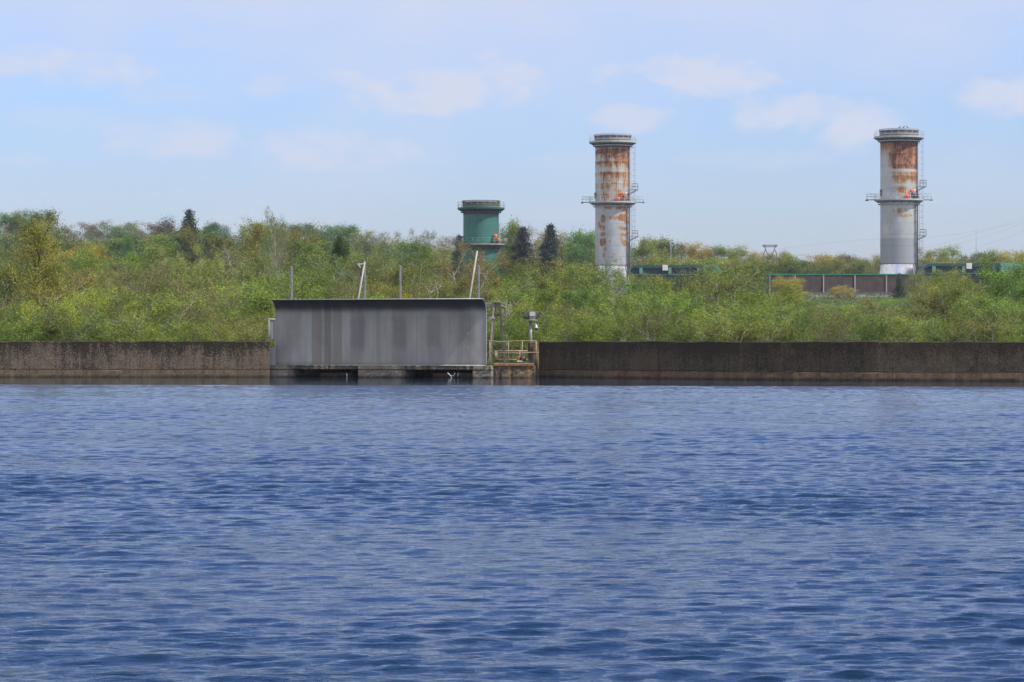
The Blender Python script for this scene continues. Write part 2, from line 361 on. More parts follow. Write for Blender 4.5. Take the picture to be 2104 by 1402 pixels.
# louvred teal cladding
def louvre():
    m = MT('teal_louvre_cladding', .5, .1, .4); x, y, z = m.xyz()
    c = m.mix(m.rng(m.noise(.8, 4), .3, .7), (.006,.030,.050), (.010,.042,.062)); m.color(c); return m.m
M_louv = louvre()
M_teal = simple('teal_painted_steel', (.010,.075,.066), .45, .0, .2, 1.0)  # darkened, the hood's shade is part of this colour
M_louvblade = simple('navy_teal_louvre_blades', (.006,.045,.065), .5, .0, .2, 1.0)
M_teallt = simple('sunlit_teal_roof', (.11,.29,.215), .5, .0, .1, 1.0, (.2,.3,.22), .4)  # paler copy of the teal, sunlight on the rounded roof painted in
def noisewall():
    m = MT('brown_barrier_concrete', .9, 0, .2); x, y, z = m.xyz()
    c = m.mix(m.rng(m.noise(.5, 5, .6), .35, .65), (.062,.048,.040), (.105,.085,.072))
    st = m.noise(1.4, 5, .65, (1,1,.1)); c = m.mix(m.rng(st, .5, .7, 0, .6), c, (.04,.033,.03))
    c = m.mix(m.rng(m.noise(1.2, 3, .5, (1,1,.5), (5,5,2)), .72, .76, 0, .6), c, (.36,.34,.32)); m.color(c); return m.m
M_noise = noisewall()
def palewall():
    m = MT('pale_streaked_concrete', .85, 0, .2); x, y, z = m.xyz()
    c = m.mix(m.rng(m.noise(1.0, 5, .6, (1,1,.15)), .35, .65), (.27,.27,.28), (.42,.42,.44)); m.color(c); return m.m
M_pale = palewall()

# foliage: colour from Object Info so that copies sharing a mesh differ
def leaf_mat(name, transl=.28, var=.28):
    m = MT(name, .55, 0, .3)
    oi = m.n.new('ShaderNodeObjectInfo'); ge = m.n.new('ShaderNodeNewGeometry')
    at = m.n.new('ShaderNodeAttribute'); at.attribute_name = 'tone'
    hs = m.n.new('ShaderNodeHueSaturation'); m.l.new(oi.outputs['Color'], hs.inputs['Color'])
    v = m.math('ADD', m.math('MULTIPLY', ge.outputs['Random Per Island'], var*1.3), m.math('MULTIPLY', at.outputs['Fac'], .75))
    m.l.new(m.rng(v, 0, .75+var*1.3, .55, 1.45), hs.inputs['Value'])
    m.l.new(m.rng(at.outputs['Fac'], 0, 1, .518, .485), hs.inputs['Hue'])
    m.l.new(m.rng(ge.outputs['Random Per Island'], 0, 1, .92, 1.06), hs.inputs['Saturation'])
    m.l.new(hs.outputs[0], m.b.inputs['Base Color'])
    tr = m.n.new('ShaderNodeBsdfTranslucent')
    tcol = m.mix(.5, hs.outputs[0], (.35,.42,.05), 'SCREEN'); m.l.new(hs.outputs[0], tr.inputs[0])
    mx = m.n.new('ShaderNodeMixShader'); mx.inputs[0].default_value = transl
    m.l.new(m.b.outputs[0], mx.inputs[1]); m.l.new(tr.outputs[0], mx.inputs[2]); m.l.new(mx.outputs[0], m.out.inputs[0])
    return m.m
M_leaf = leaf_mat('spring_leaves'); M_needle = leaf_mat('conifer_needles', .1, .3)
def bark(name, a, b):
    m = MT(name, .9, 0, .2); c = m.mix(m.rng(m.noise(3, 5, .7, (1,1,.4)), .4, .6), a, b); m.color(c); return m.m
M_bark = bark('grey_bark', (.13,.115,.09), (.24,.22,.18)); M_birch = bark('pale_birch_bark', (.22,.20,.17), (.48,.46,.42))
M_barkdk = bark('dark_bark', (.035,.03,.026), (.08,.07,.06)); M_twig = bark('bare_twigs', (.15,.12,.10), (.26,.22,.19))

# ------------------------------------------------------------------ terrain, water
def smooth(a, b, x): t = np.clip((x-a)/(b-a), 0, 1); return t*t*(3-2*t)
def vnoise(x, y, seed):   # value noise, vectorised
    r_ = np.random.default_rng(seed).random((64, 64))
    xi = np.floor(x).astype(int); yi = np.floor(y).astype(int); fx = x-xi; fy = y-yi
    fx = fx*fx*(3-2*fx); fy = fy*fy*(3-2*fy)
    g = lambda i, j: r_[i % 64, j % 64]
    return (g(xi,yi)*(1-fx)+g(xi+1,yi)*fx)*(1-fy)+(g(xi,yi+1)*(1-fx)+g(xi+1,yi+1)*fx)*fy
def ground(x, y):
    x = np.asarray(x, float); y = np.asarray(y, float)
    side = smooth(-120, 60, x)             # 0 left, 1 right
    z = -0.4 + 1.4*smooth(148, 240, y) + (11.0-2.0*side)*smooth(250, 590, y)
    z = z + (14.5-7.0*side)*smooth(620, 900, y) - 14*smooth(1000, 1500, y)
    z = z + (vnoise(x/35.+9, y/35., 3)-.5)*1.2*smooth(200, 400, y)
    return z
gx = np.concatenate([np.linspace(-410,-260,6), np.linspace(-240,240,61), np.linspace(260,410,6)])
gy = np.concatenate([np.linspace(141.9, 150, 6), np.linspace(155, 1000, 110), np.linspace(1040, 2400, 20)])
M_soil = MT('woodland_floor', .95, 0, .1)
M_soil.color(M_soil.mix(M_soil.rng(M_soil.noise(.6, 6, .7), .35, .65), (.035,.045,.014), (.075,.085,.028))); M_soil = M_soil.m

def wall_y(x):    # line of the basin wall in plan
    return np.interp(x, [-60,-13,1.2,5.0,10.6,16.5,23,60], [140.8,140.9,142.2,137.6,132.4,129.6,127.6,121.0])
X, Y = np.meshgrid(gx, gy)
# first rows follow the wall line
Yw = wall_y(X)+.15; tY = smooth(141.9, 160, Y); Y2 = np.where(Y < 160, Yw + (Y-141.9)*(160-Yw)/(160-141.9), Y)
Z = ground(X, Y2); Z = np.where(Y2 < 150, -0.4, Z)
nv, nh = X.shape
idx = np.arange(nv*nh).reshape(nv, nh)
fc = np.stack([idx[:-1,:-1], idx[:-1,1:], idx[1:,1:], idx[1:,:-1]], -1).reshape(-1, 4)
gm = np_mesh('ground', np.stack([X, Y2, Z], -1).reshape(-1, 3), fc, M_soil, smooth=True)
tag(link(bpy.data.objects.new('ground', gm)), kind='structure')

def water():
    m = MT('lake_water', .06, 0, .5); m.b.inputs['IOR'].default_value = 1.333
    m.color((.004,.016,.034)); x, y, z = m.xyz()
    # calm lee in front of the wall: ripples die out beyond the line
    lim = m.math('ADD', m.math('ADD', y, m.math('MULTIPLY', x, .13)), m.math('MULTIPLY', m.math('SUBTRACT', m.noise(.12, 3, .5, (1,.2,1)), .5), 2.0))
    rough = m.math('MULTIPLY', m.rng(lim, 117.5, 115.2, .07, 1., True), m.rng(y, 117, 60, .72, 1.))
    b1 = m.noise(8., 4, .62, (.55,1.6,1), dist=.4); b2 = m.noise(2.8, 3, .5, (.5,1.7,1), (4,4,0), dist=.3)
    b3 = m.noise(21., 3, .6, (.6,1.4,1), (1,7,0), dist=.3)
    gust = m.rng(m.noise(.16, 4, .6, (.45,1,1), (3,3,0)), .35, .65, .55, 1.35)
    h = m.math('MULTIPLY', m.math('MULTIPLY', m.math('ADD', m.math('ADD', m.math('MULTIPLY', b1, .66), m.math('MULTIPLY', b3, .30)), m.math('MULTIPLY', b2, .9)), rough), gust)
    m.bump(h, .8, .034)
    return m.m
M_water = water()
yy = [11.0]
while yy[-1] < 119.5: yy.append(yy[-1] + 0.027 + 0.0010*(yy[-1]-11))
yy = np.array(yy); xx = np.arange(-27.0, 27.01, 0.055)
XX, YY = np.meshgrid(xx, yy)
hgt = np.zeros(XX.shape, np.float32)
wr = np.random.default_rng(21)
def gustf(x, y):
    g = .62*vnoise(x/14.+3, y/9.+5, 5)+.38*vnoise(x/4.+13, y/3.5+5, 6)
    return g
G = gustf(XX, YY)
for i in range(72):
    lam = 0.11*(4.6**wr.random()); k = 2*PI/lam
    th = wr.normal(0.08, .45); slope = .0255*(.55+.9*wr.random())*(1.0 if lam < .35 else .55)
    ph = wr.random()*2*PI
    warp = .35*vnoise(XX/2.3+i, YY/2.3, 30+i % 5) if i % 2 == 0 else 0
    # wave groups: each component comes and goes
    env = .45+1.1*vnoise(XX/(lam*5)+7.3*i, YY/(lam*4)+3.1*i, 50+i % 7)
    fade = np.clip((lam/(0.030+.0010*YY)-1.6)/1.4, 0, 1)
    hgt += (slope/k)*env*fade*np.sin(k*(XX*math.sin(th)+YY*math.cos(th)+warp*lam*1.5)+ph)
amp = (.50+1.25*G)*smooth(117.2, 115.4, YY+.13*XX)
bx = smooth(-27, -25.5, XX)*smooth(27, 25.5, XX)*smooth(11, 11.8, YY)
for i in range(14):       # a few longer, steadier crests
    lam = .55+.9*wr.random(); k = 2*PI/lam; th = wr.normal(.06, .16); ph = wr.random()*2*PI
    env = np.clip(vnoise(XX/3.1+9*i, YY/(lam*3)+5*i, 70+i)*2.2-.9, 0, 1.2); fade = np.clip((lam/(0.030+.0010*YY)-1.6)/1.4, 0, 1)
    hgt += (.032/k)*env*fade*np.sin(k*(XX*math.sin(th)+YY*math.cos(th)+.5*vnoise(XX/2., YY/2., 90+i))+ph)
ZZ = hgt*amp*bx*(.45+.55*smooth(117, 50, YY) if False else (1-.3*smooth(55, 117, YY)))
nv, nh = XX.shape; idx = np.arange(nv*nh, dtype=np.int64).reshape(nv, nh)
fc = np.stack([idx[:-1,:-1], idx[:-1,1:], idx[1:,1:], idx[1:,:-1]], -1).reshape(-1, 4)
V = np.stack([XX, YY, ZZ], -1).reshape(-1, 3)
# surrounding flat sheet joined to the rim of the fine grid
extra = np.array([(-400,-60,0),(400,-60,0),(400,yy[0],0),(27,yy[0],0),(-27,yy[0],0),(-400,yy[0],0),
                  (-400,yy[-1],0),(-27,yy[-1],0),(27,yy[-1],0),(400,yy[-1],0),(400,143.5,0),(-400,143.5,0)], float)
b = len(V); V = np.concatenate([V, extra]); ef = np.array([(0,1,2,5),(5,4,7,6),(3,2,9,8),(6,9,10,11)])+b
wm = np_mesh('water', V, np.concatenate([fc, ef]), M_water, smooth=True)
tag(link(bpy.data.objects.new('water', wm)), kind='structure')

# ------------------------------------------------------------------ basin walls
def wall_mesh(xs, thick, z0, z1, rough_=.0, seed=0, dy=0.0, topn=.0, nz=10):
    xs = np.array(xs); ys = wall_y(xs); r_ = np.random.default_rng(seed)
    tx = np.gradient(xs); ty = np.gradient(ys); L = np.hypot(tx, ty); nx, ny = ty/L, -tx/L   # towards the water
    n = len(xs); vs = []; zs = np.linspace(z0, z1, nz)
    jt = np.interp(np.arange(n), np.arange(0, n, 3), r_.normal(0, 1, len(np.arange(0, n, 3))))*topn
    for k, z in enumerate(zs):
        off = dy + r_.normal(0, rough_, n)
        vs.append(np.stack([xs+nx*off, ys+ny*off, np.full(n, z)+jt*(k/(nz-1))**4], -1))
    off = dy-.03; vs.append(np.stack([xs+nx*off, ys+ny*off, zs[-1]+.03+jt], -1))
    vs.append(np.stack([xs-nx*(thick-.03), ys-ny*(thick-.03), zs[-1]+.03+jt], -1))
    vs.append(np.stack([xs-nx*thick, ys-ny*thick, zs[-1]+jt], -1)); vs.append(np.stack([xs-nx*thick, ys-ny*thick, np.full(n, z0)], -1))
    R_ = len(vs); V = np.concatenate(vs); idx = np.arange(R_*n).reshape(R_, n)
    f = np.stack([idx[:-1,:-1], idx[:-1,1:], idx[1:,1:], idx[1:,:-1]], -1).reshape(-1, 4).tolist()
    f += [tuple(idx[:,0][::-1].tolist()), tuple(idx[:,-1].tolist())]
    return V.tolist(), f
def wall(name, x0, x1, mat, label, seed):
    n = int(abs(x1-x0)/.2); xs = np.linspace(x0, x1, n)
    t = empty(name, (0, 0, 0)); tag(t, label, 'wall', 'concrete walls of the basin')
    v, f = wall_mesh(xs, .34, -.8, 1.755, .006, seed, 0, .018); MB().add(v, f).build('wall_face', mat, t)
    v, f = wall_mesh(xs, .2, -.8, .37, .012, seed+1, .026, .016, 6); MB().add(v, f).build('plinth', M_plinth, t)
    return t
wall('basin_wall', -60, -12.0, M_wallL, 'long brown concrete basin wall with black lichen, left of the grey steel shield', 1)
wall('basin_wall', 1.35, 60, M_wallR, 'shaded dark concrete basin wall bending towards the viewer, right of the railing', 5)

# ------------------------------------------------------------------ intake structure (frame: u along, v back, z up)
ANG = math.atan2(-3.5, 10.54)
intake = empty('intake_structure', (-11.77, 141.6, 0), ANG)
tag(intake, 'low stained concrete intake with two dark openings under the grey steel shield', 'intake')
def ub(px): return (px-566)/434.0*11.1
def noisy_box(u0, u1, v0, v1, z0, z1, seed, amp=.012, step=.12):
    # front face subdivided and roughened
    r_ = np.random.default_rng(seed); nu = max(2, int((u1-u0)/step)+1); nz = max(2, int((z1-z0)/step)+1)
    us = np.linspace(u0, u1, nu); zs = np.linspace(z0, z1, nz); v = []; f = []
    for k, z in enumerate(zs):
        for i, u in enumerate(us): v.append((u, v0+r_.normal(0, amp), z+(r_.normal(0, amp) if 0 < k else 0)))
    b = len(v)
    for k in range(nz-1):
        for i in range(nu-1): a = k*nu+i; f.append((a, a+1, a+1+nu, a+nu))
    for i, u in enumerate(us): v.append((u, v1, z1))
    for i in range(nu-1): a = (nz-1)*nu+i; f.append((a, a+1, b+i+1, b+i))
    c = len(v); v += [(u0, v1, z0), (u1, v1, z0)]
    f.append(tuple([c]+[k*nu for k in range(nz)]+[b])); f.append(tuple([c+1, b+nu-1]+[k*nu+nu-1 for k in range(nz-1,-1,-1)]))
    f.append(tuple([c+1, c]+[b+i for i in range(nu)])) if False else f.append(tuple([c, c+1]+[i for i in range(nu-1,-1,-1)]))
    return MB().add(v, f)
noisy_box(ub(546), ub(599), -.24, 1.6, -.8, .60, 1).build('pier', M_pier, intake)
noisy_box(ub(742), ub(830), -.22, 1.8, -.8, .60, 2).build('pier', M_pier, intake)
noisy_box(ub(975), ub(1012), -.2, 1.8, -.8, .59, 3).build('pier', M_pier, intake)
noisy_box(ub(599)+.003, ub(742)-.003, .35, .65, .40, .585, 4).build('lintel', M_pier, intake)
noisy_box(ub(830)+.003, ub(975)-.003, .35, .65, .40, .585, 5).build('lintel', M_pier, intake)
noisy_box(ub(644), ub(712), .95, 1.3, -.8, .22, 6).build('lit_wall_block', M_plinth, intake)  # pale block added for the light patch on the wall behind
noisy_box(ub(877), ub(973), .95, 1.3, -.8, .22, 7).build('lit_wall_block', M_plinth, intake)  # same added light patch in the right opening
noisy_box(ub(548)+.003, ub(975)-.003, 2.2, 2.5, -.8, .58, 8).build('back_wall', M_wallR, intake)
noisy_box(ub(599)+.003, ub(975)-.003, .66, 2.19, .47, .59, 9).build('deck_slab', M_pier, intake)
lp = noisy_box(0, 2.02, 0, 2.4, -.8, .585, 10).build('landing_pier', M_pierrust, intake); lp.location = (ub(1012)+.03, .12, 0); lp.rotation_euler.z = -ANG
lp = MB().bbox((1.0, 1.1, .648), (1.95, 2.3, .12), None, .01).build('landing_plate', M_ruststeel, intake); lp.location = (ub(1012)+.0, .10, 0); lp.rotation_euler.z = -ANG
# shore pillars either side of the gap in the wall
t = tag(empty('pillar', (P(1096,700,141.3).x, 141.2, 0)), 'short brown concrete pillar closing the right wall beside the railing', 'pillar')
MB().bbox((0, .1, .55), (.52, .5, 2.35), None, .02).build('shaft', M_pierrust, t)
t = tag(empty('pillar', (P(559,700,141.3).x, 141.75, 0)), 'pale concrete stub pillar between the left wall and the shield', 'pillar')
MB().bbox((0, 0, 1.0), (.30, .3, .9), None, .015).build('shaft', M_pale, t)

# ------------------------------------------------------------------ curled steel shield
sh = empty('steel_shield', (-11.77, 141.75, .61), ANG)
tag(sh, 'long grey curled sheet steel shield standing over the water intake', 'steel shield')
LEN, HT, RC = 11.1, 3.235, .68
prof = [(-.05, z) for z in np.linspace(0, HT-RC, 16)]
for a in np.linspace(0, PI/2, 14)[1:]: prof.append((-.05-RC*(1-math.cos(a)), HT-RC+RC*math.sin(a)))
prof.append((-.05-RC-.10, HT-.002))
def profile_sheet(u0, u1, nu, off0, th):
    v = []; f = []; pr = [Vector(p) for p in prof]; n = len(pr); inn = []; out = []
    for i, p in enumerate(pr):
        t_ = (pr[min(i+1, n-1)]-pr[max(i-1, 0)]).normalized(); nn = Vector((-t_.y, t_.x))   # towards the viewer side
        inn.append(p+nn*off0); out.append(p+nn*(off0-th))
    ring = inn+out[::-1]; m_ = len(ring)
    for k in range(nu+1):
        u = u0+(u1-u0)*k/nu
        for q in ring: v.append((u, q.x, q.y))
    for k in range(nu):
        for j in range(m_): a = k*m_+j; b_ = k*m_+(j+1) % m_; f.append((a, b_, b_+m_, a+m_))
    f.append(tuple(range(m_))); f.append(tuple(nu*m_+j for j in range(m_-1, -1, -1)))
    return MB().add(v, f)
seams = [ub(704), ub(771), ub(859), ub(926)]
edges = [0]+seams+[LEN]
for i in range(5): profile_sheet(edges[i]+.004, edges[i+1]-.004, 6, .0, .012).build('sheet', M_shield, sh)
for s_ in seams: profile_sheet(s_-.0035, s_+.0035, 1, -.003, .03).build('seam', M_frame_dk, sh)
m = MB()
for u in (0, LEN):
    pts = [(u, p[0]-.0, p[1]) for p in prof]
    m.tube(pts, .024, 6)
m.tube([(0, prof[-1][0], prof[-1][1]), (LEN, prof[-1][0], prof[-1][1])], .022, 6)
m.tube([(0, -.05, 0), (LEN, -.05, 0)], .02, 6)
m.build('edge_trim', M_trim, sh)
# rows of bolts seen as bright marks
for u in (ub(600), ub(670), ub(738), ub(823), ub(894), ub(963)):
    for z in (1.95, 1.56, .85): MB().bbox((u, -.068, z), (.045, .03, .11 if z > 1.9 else .07), None, .008).build('fixing', M_trim, sh)
# back ribs that hold it up
for u in (.4, 2.9, 5.3, 7.9, 10.4):
    m = MB(); m.bar((u, 0.03, .0), (u, .03, HT-RC), .08, .12); m.bar((u, .05, 1.6), (u, 1.0, -.02), .06, .06); m.build('back_rib', M_galvdk, sh)

# ------------------------------------------------------------------ posts and rods behind the shield
def D(px): return float(np.interp(px, [560, 1000], [142.3, 139.3]))
def post(px, ytop, w, mat, label, dd=0, name='guide_post', cat='post', group='grey flat posts behind the shield'):
    d = D(px)+dd; top = P(px, ytop, d); t = empty(name, (top.x, top.y, .60)); tag(t, label, cat, group)
    m = MB(); m.bbox((0,0,(top.z-.6)/2), (w, .05, top.z-.6), None, .006); m.bbox((0,-.03,(top.z-.6)/2), (w*.25, .02, top.z-.62), None)
    m.build('shaft', mat, t); MB().bbox((0,0,.01), (w*2, .18, .02)).build('base_plate', mat, t)
post(599, 547, .11, M_galvdk, 'short grey flat post above the left end of the shield')
post(749.5, 540, .10, M_galvdk, 'upright grey flat post touching the tall pale tube')
post(822.5, 546, .11, M_galvdk, 'grey flat post standing alone above the middle of the shield')
post(983.5, 546, .10, M_galvdk, 'grey flat post above the right end of the shield')
def rod(p0, p1, r, mat, label, d, name, cat, cap=None, d1=None):
    a = P(p0[0], p0[1], d); b_ = P(p1[0], p1[1], d1 or d+.15); dirn = (a-b_); k = (.62-b_.z)/(a.z-b_.z)
    base = b_+dirn*k
    t = empty(name, base); tag(t, label, cat, 'leaning rods behind the shield')
    MB().tube([(0,0,0), a-base], r, 8).build('tube', mat, t)
    if cap: cap(t, a-base)
def headcap(t, p):
    m = MB(); m.tube([p+Vector((-.10,0,-.02)), p+Vector((.04,0,.03))], .035, 6); m.bbox(p+Vector((.0,0,.04)), (.07,.07,.10), None, .01)
    m.bar(p+Vector((-.34,0,-.03)), p+Vector((.0,0,-.01)), .05, .05); m.bar(p+Vector((-.3,0,-.03)), p+Vector((-.2,0,-.2)), .04, .04)
    m.build('head_bracket', M_white, t)
rod((749, 542), (736, 617), .038, M_paletube, 'tall pale tube leaning with a white bracket at its top', D(745)-.15, 'spindle_rod', 'rod', headcap)
rod((744, 549), (731.5, 617), .034, M_rustdk, 'dark rusty rod leaning beside the pale tube', D(745)+.1, 'spindle_rod', 'rod')
rod((867, 541), (856, 617), .034, M_rustdk, 'single rusty brown rod leaning above the middle of the shield', D(862)+.1, 'spindle_rod', 'rod')
rod((980.5, 516), (964.5, 617), .040, M_paletube, 'longest pale tube leaning above the right end of the shield', D(975)-.1, 'spindle_rod', 'rod')

# cabinet at left end
t = tag(empty('control_cabinet', P(559.5, 703, 142.0)), 'grey flat cabinet with white frame at the left end of the shield', 'cabinet')
MB().bbox((0, .1, .62), (.30, .16, .98), None, .01).build('body', M_galvdk, t)
m = MB(); m.tube([(-.19,0,1.14),(.17,0,1.14)], .022, 6); m.tube([(.145,0,.12),(.145,0,1.16)], .02, 6); m.tube([(-.165,0,.0),(-.165,0,1.14)], .012, 6)
m.bbox((-.19,0,1.16),(.05,.05,.05)); m.build('frame', M_white, t)

# ------------------------------------------------------------------ lifting trestle right of the shield
tr = empty('lifting_trestle', P(1018, 748.5, 139.0)); tag(tr, 'olive steel A-frame trestle between the shield and the railing', 'trestle')
def L(px, py, dy=0, d=139.0, o=tr):
    p = P(px, py, d); return Vector((p.x-o.location.x, dy+(d-o.location.y), p.z-o.location.z))
MB().bar(L(1005.3,748.5,-.35), L(1015,622,-.02), .09, .07).build('leg', M_frame, tr)
MB().bar(L(1009,748,.55), L(1018.5,622,.12), .06, .06).build('leg', M_frame, tr)
MB().bar(L(1037,747,-.2), L(1026.5,622,0), .13, .09).build('leg', M_frame_dk, tr)
MB().bbox(L(1020,620.2), (.34,.32,.06), None, .008).build('head_plate', M_frame, tr)
m = MB(); m.bar(L(1015.5,645,0), L(1029.5,645,0), .10, .07); m.bar(L(1014.5,648.7,0), L(1030.5,648.2,0), .06, .05); m.build('cross_bar', M_frame_dk, tr)
MB().bar(L(992,626.3,.35), L(1025,626.3,.1), .10, .16).build('top_beam', M_galvdk, tr)
m = MB(); m.tube([L(1001,653.5,-.1), L(1010,653.5,-.1)], .03, 8); m.bbox(L(1012.5,654,-.1), (.17,.16,.15), None, .03); m.tube([L(1008,654,-.25), L(1008,654,.1)], .08, 10)
m.build('spindle_bracket', M_galv, tr)
MB().bar(L(1006,709,.0), L(1035,709.5,.0), .06, .06).build('low_bar', M_frame_dk, tr)

# ------------------------------------------------------------------ railings
def railing(label, d, top, mids, posts, ybot, r, mat, x0, x1, name='railing', wob=None):
    o = empty(name, P((x0+x1)/2, ybot, d)); tag(o, label, 'railing')
    m = MB(); pts = [L(a, b_, 0, d, o) for a, b_ in (wob or [(x0, top), (x1, top)])]; m.tube(pts, r, 8); m.build('top_rail', mat, o)
    for y_ in mids: MB().tube([L(x0, y_, 0, d, o), L(x1, y_, 0, d, o)], r*.9, 8).build('mid_rail', mat, o)
    for p_ in posts: MB().tube([L(p_, ybot, 0, d, o), L(p_, top, 0, d, o)], r, 8).build('post', mat, o)
    return o
railing('front tube railing of the rusty landing with wavy top rail', 138.3, 701.5, [724.5], [1006, 1044.5, 1073, 1101.5], 746.5, .022, M_rail, 1000, 1107,
        wob=[(999,700),(1010,700.6),(1024,702.4),(1040,702),(1060,701),(1085,700.6),(1104,701.2)])
railing('lower rusty railing with flat bars behind the landing', 144.5, 721.3, [739.2], [1018, 1020.5, 1068], 745, .035, M_rail, 1014, 1084)
o = railing('thin dark railing farthest behind the landing', 147.0, 711.5, [727.5, 735], [1010, 1032, 1052, 1070], 744, .018, M_frame_dk, 1000, 1086)

# rusty valve gearbox on the landing
t = tag(empty('valve_gearbox', P(1069, 743.5, 140.6)), 'small rust and black valve gearbox on the landing behind the railing', 'gearbox')
MB().bbox((-.09,0,.14), (.16,.2,.26), None, .03).tube([(-.05,0,.2),(-.05,0,.46)], .035, 8).build('body', M_ruststeel, t)
MB().lathe([(0.001,.02),(.14,.02),(.17,.08),(.16,.2),(.10,.28),(.001,.29)], 14, c=(.13,0)).build('cover', M_black, t)
MB().bbox((-.02,-.12,.02), (.3,.1,.05), None, .01).build('foot', M_white, t)

# ------------------------------------------------------------------ floodlight mast
fl = empty('floodlight_mast', P(1090.5, 745, 142.9)); fl.location.z = 1.0
tag(fl, 'steel mast with three floodlights and a white dome camera behind the wall', 'light mast')
def L2(px, py, dy=0): return L(px, py, dy, 142.9, fl)
z0 = .0
MB().tube([(0,0,z0), L2(1090.5, 659)], .07, 10).tube([(-.07,.02,z0), L2(1088.2, 662)], .035, 6).build('pole', M_galvdk, fl)
m = MB(); zc = L2(1090, 658.6).z; m.lathe([(.001,zc-.02),(.34,zc-.02),(.38,zc),(.34,zc+.03),(.001,zc+.03)], 24, c=(0,0)); m.build('head_disc', M_frame, fl)
def flood(c, rot, w=.36, h=.50):
    M_ = rot.to_matrix() if hasattr(rot, 'to_matrix') else rot
    m = MB(); m.bbox(c, (w, .12, h), M_, .015); o = m.build('floodlight', M_frame_dk, fl)
    c2 = Vector(c)+M_@Vector((0,-.066,.075)); MB().bbox(c2, (w*.8, .012, h*.46), M_, .0).build('glass', M_lampglass, o)
    c3 = Vector(c)+M_@Vector((0,-.066,-.15)); MB().bbox(c3, (w*.8, .012, h*.30), M_, .0).build('gear_cover', M_palegreen, o)
    c4 = Vector(c)+M_@Vector((0,.02,-h/2-.04)); MB().bbox(c4, (w*.5, .05, .1), M_, .0).build('bracket', M_galv, o)
from mathutils import Euler
flood(L2(1094, 648.5, -.16), Euler((R(-4), 0, 0)))
flood(L2(1079.5, 648.5, .03), Euler((0, R(-33), 0)) .to_matrix() @ Euler((0,0,R(-72))).to_matrix(), .4, .46)
flood(L2(1106.5, 648.5, .05), Euler((0, R(38), 0)).to_matrix() @ Euler((0,0,R(84))).to_matrix(), .34, .44)
m = MB(); m.tube([L2(1092, 668, 0), L2(1101, 667, -.05)], .02, 6); c = L2(1101.8, 673, -.05)
m.lathe([(.001,c.z+.15),(.035,c.z+.14),(.05,c.z+.06),(.085,c.z+.02),(.09,c.z-.05),(.001,c.z-.06)], 14, c=(c.x,c.y)); dc = m.build('dome_camera', M_white, fl)
MB().lathe([(.08,c.z-.05),(.07,c.z-.10),(.035,c.z-.135),(.001,c.z-.14)], 14, c=(c.x,c.y)).build('lens_dome', M_black, dc)
c = L2(1110.5, 664, .1); MB().tube([c+Vector((-.2,0,.06)), c], .015, 6).bbox(c, (.13,.16,.10), None, .02).build('sensor', M_black, fl)

# debris at the waterline
def stick(px, py, d, pts, label):
    t = empty('driftwood', P(px, py, d)); t.location.z = -.03; tag(t, label, 'driftwood')
    m = MB()
    for pp in pts: m.tube(pp, .02, 5)
    m.build('branch', M_white, t)
stick(712, 776, 140.2, [[(0,0,0),(.03,0,.12),(.0,0,.24)]], 'thin white stick in the left intake opening')
stick(928, 776, 138.8, [[(-.2,0,.28),(-.08,0,.16),(0,0,.02)],[(-.08,0,.16),(.1,0,.12),(.16,0,.28)],[(.3,0,.1),(.32,.02,.27)]], 'pale forked branch caught in the right intake opening')

# ------------------------------------------------------------------ chimneys
def fbm(x, y, seed):
    return .55*vnoise(x, y, seed)+.28*vnoise(x*2.1+5, y*2.1, seed+1)+.17*vnoise(x*4.3, y*4.3+7, seed+2)
def rail_ring(r, z, h=1.1, n=20, a0=0, a1=2*PI, tr_=.035):
    m = MB(); full = abs(a1-a0-2*PI) < 1e-6; seg = 48
    for zz in (z+h, z+h*.55):
        pts = [(r*math.cos(a0+(a1-a0)*k/seg), r*math.sin(a0+(a1-a0)*k/seg), zz) for k in range(seg+1)]
        m.tube(pts, tr_, 5, cap=not full)
    for k in range(n if full else n+1):
        a = a0+(a1-a0)*k/n; m.tube([(r*math.cos(a), r*math.sin(a), z), (r*math.cos(a), r*math.sin(a), z+h)], tr_, 5)
    return m
def rail_path(pts, h=1.1, tr_=.035, close=False):
    m = MB(); pts = [Vector(p) for p in pts]
    for zz in (h, h*.55): m.tube([p+Vector((0,0,zz)) for p in pts], tr_, 5)
    for p in pts: m.tube([p, p+Vector((0,0,h))], tr_, 5)
    return m
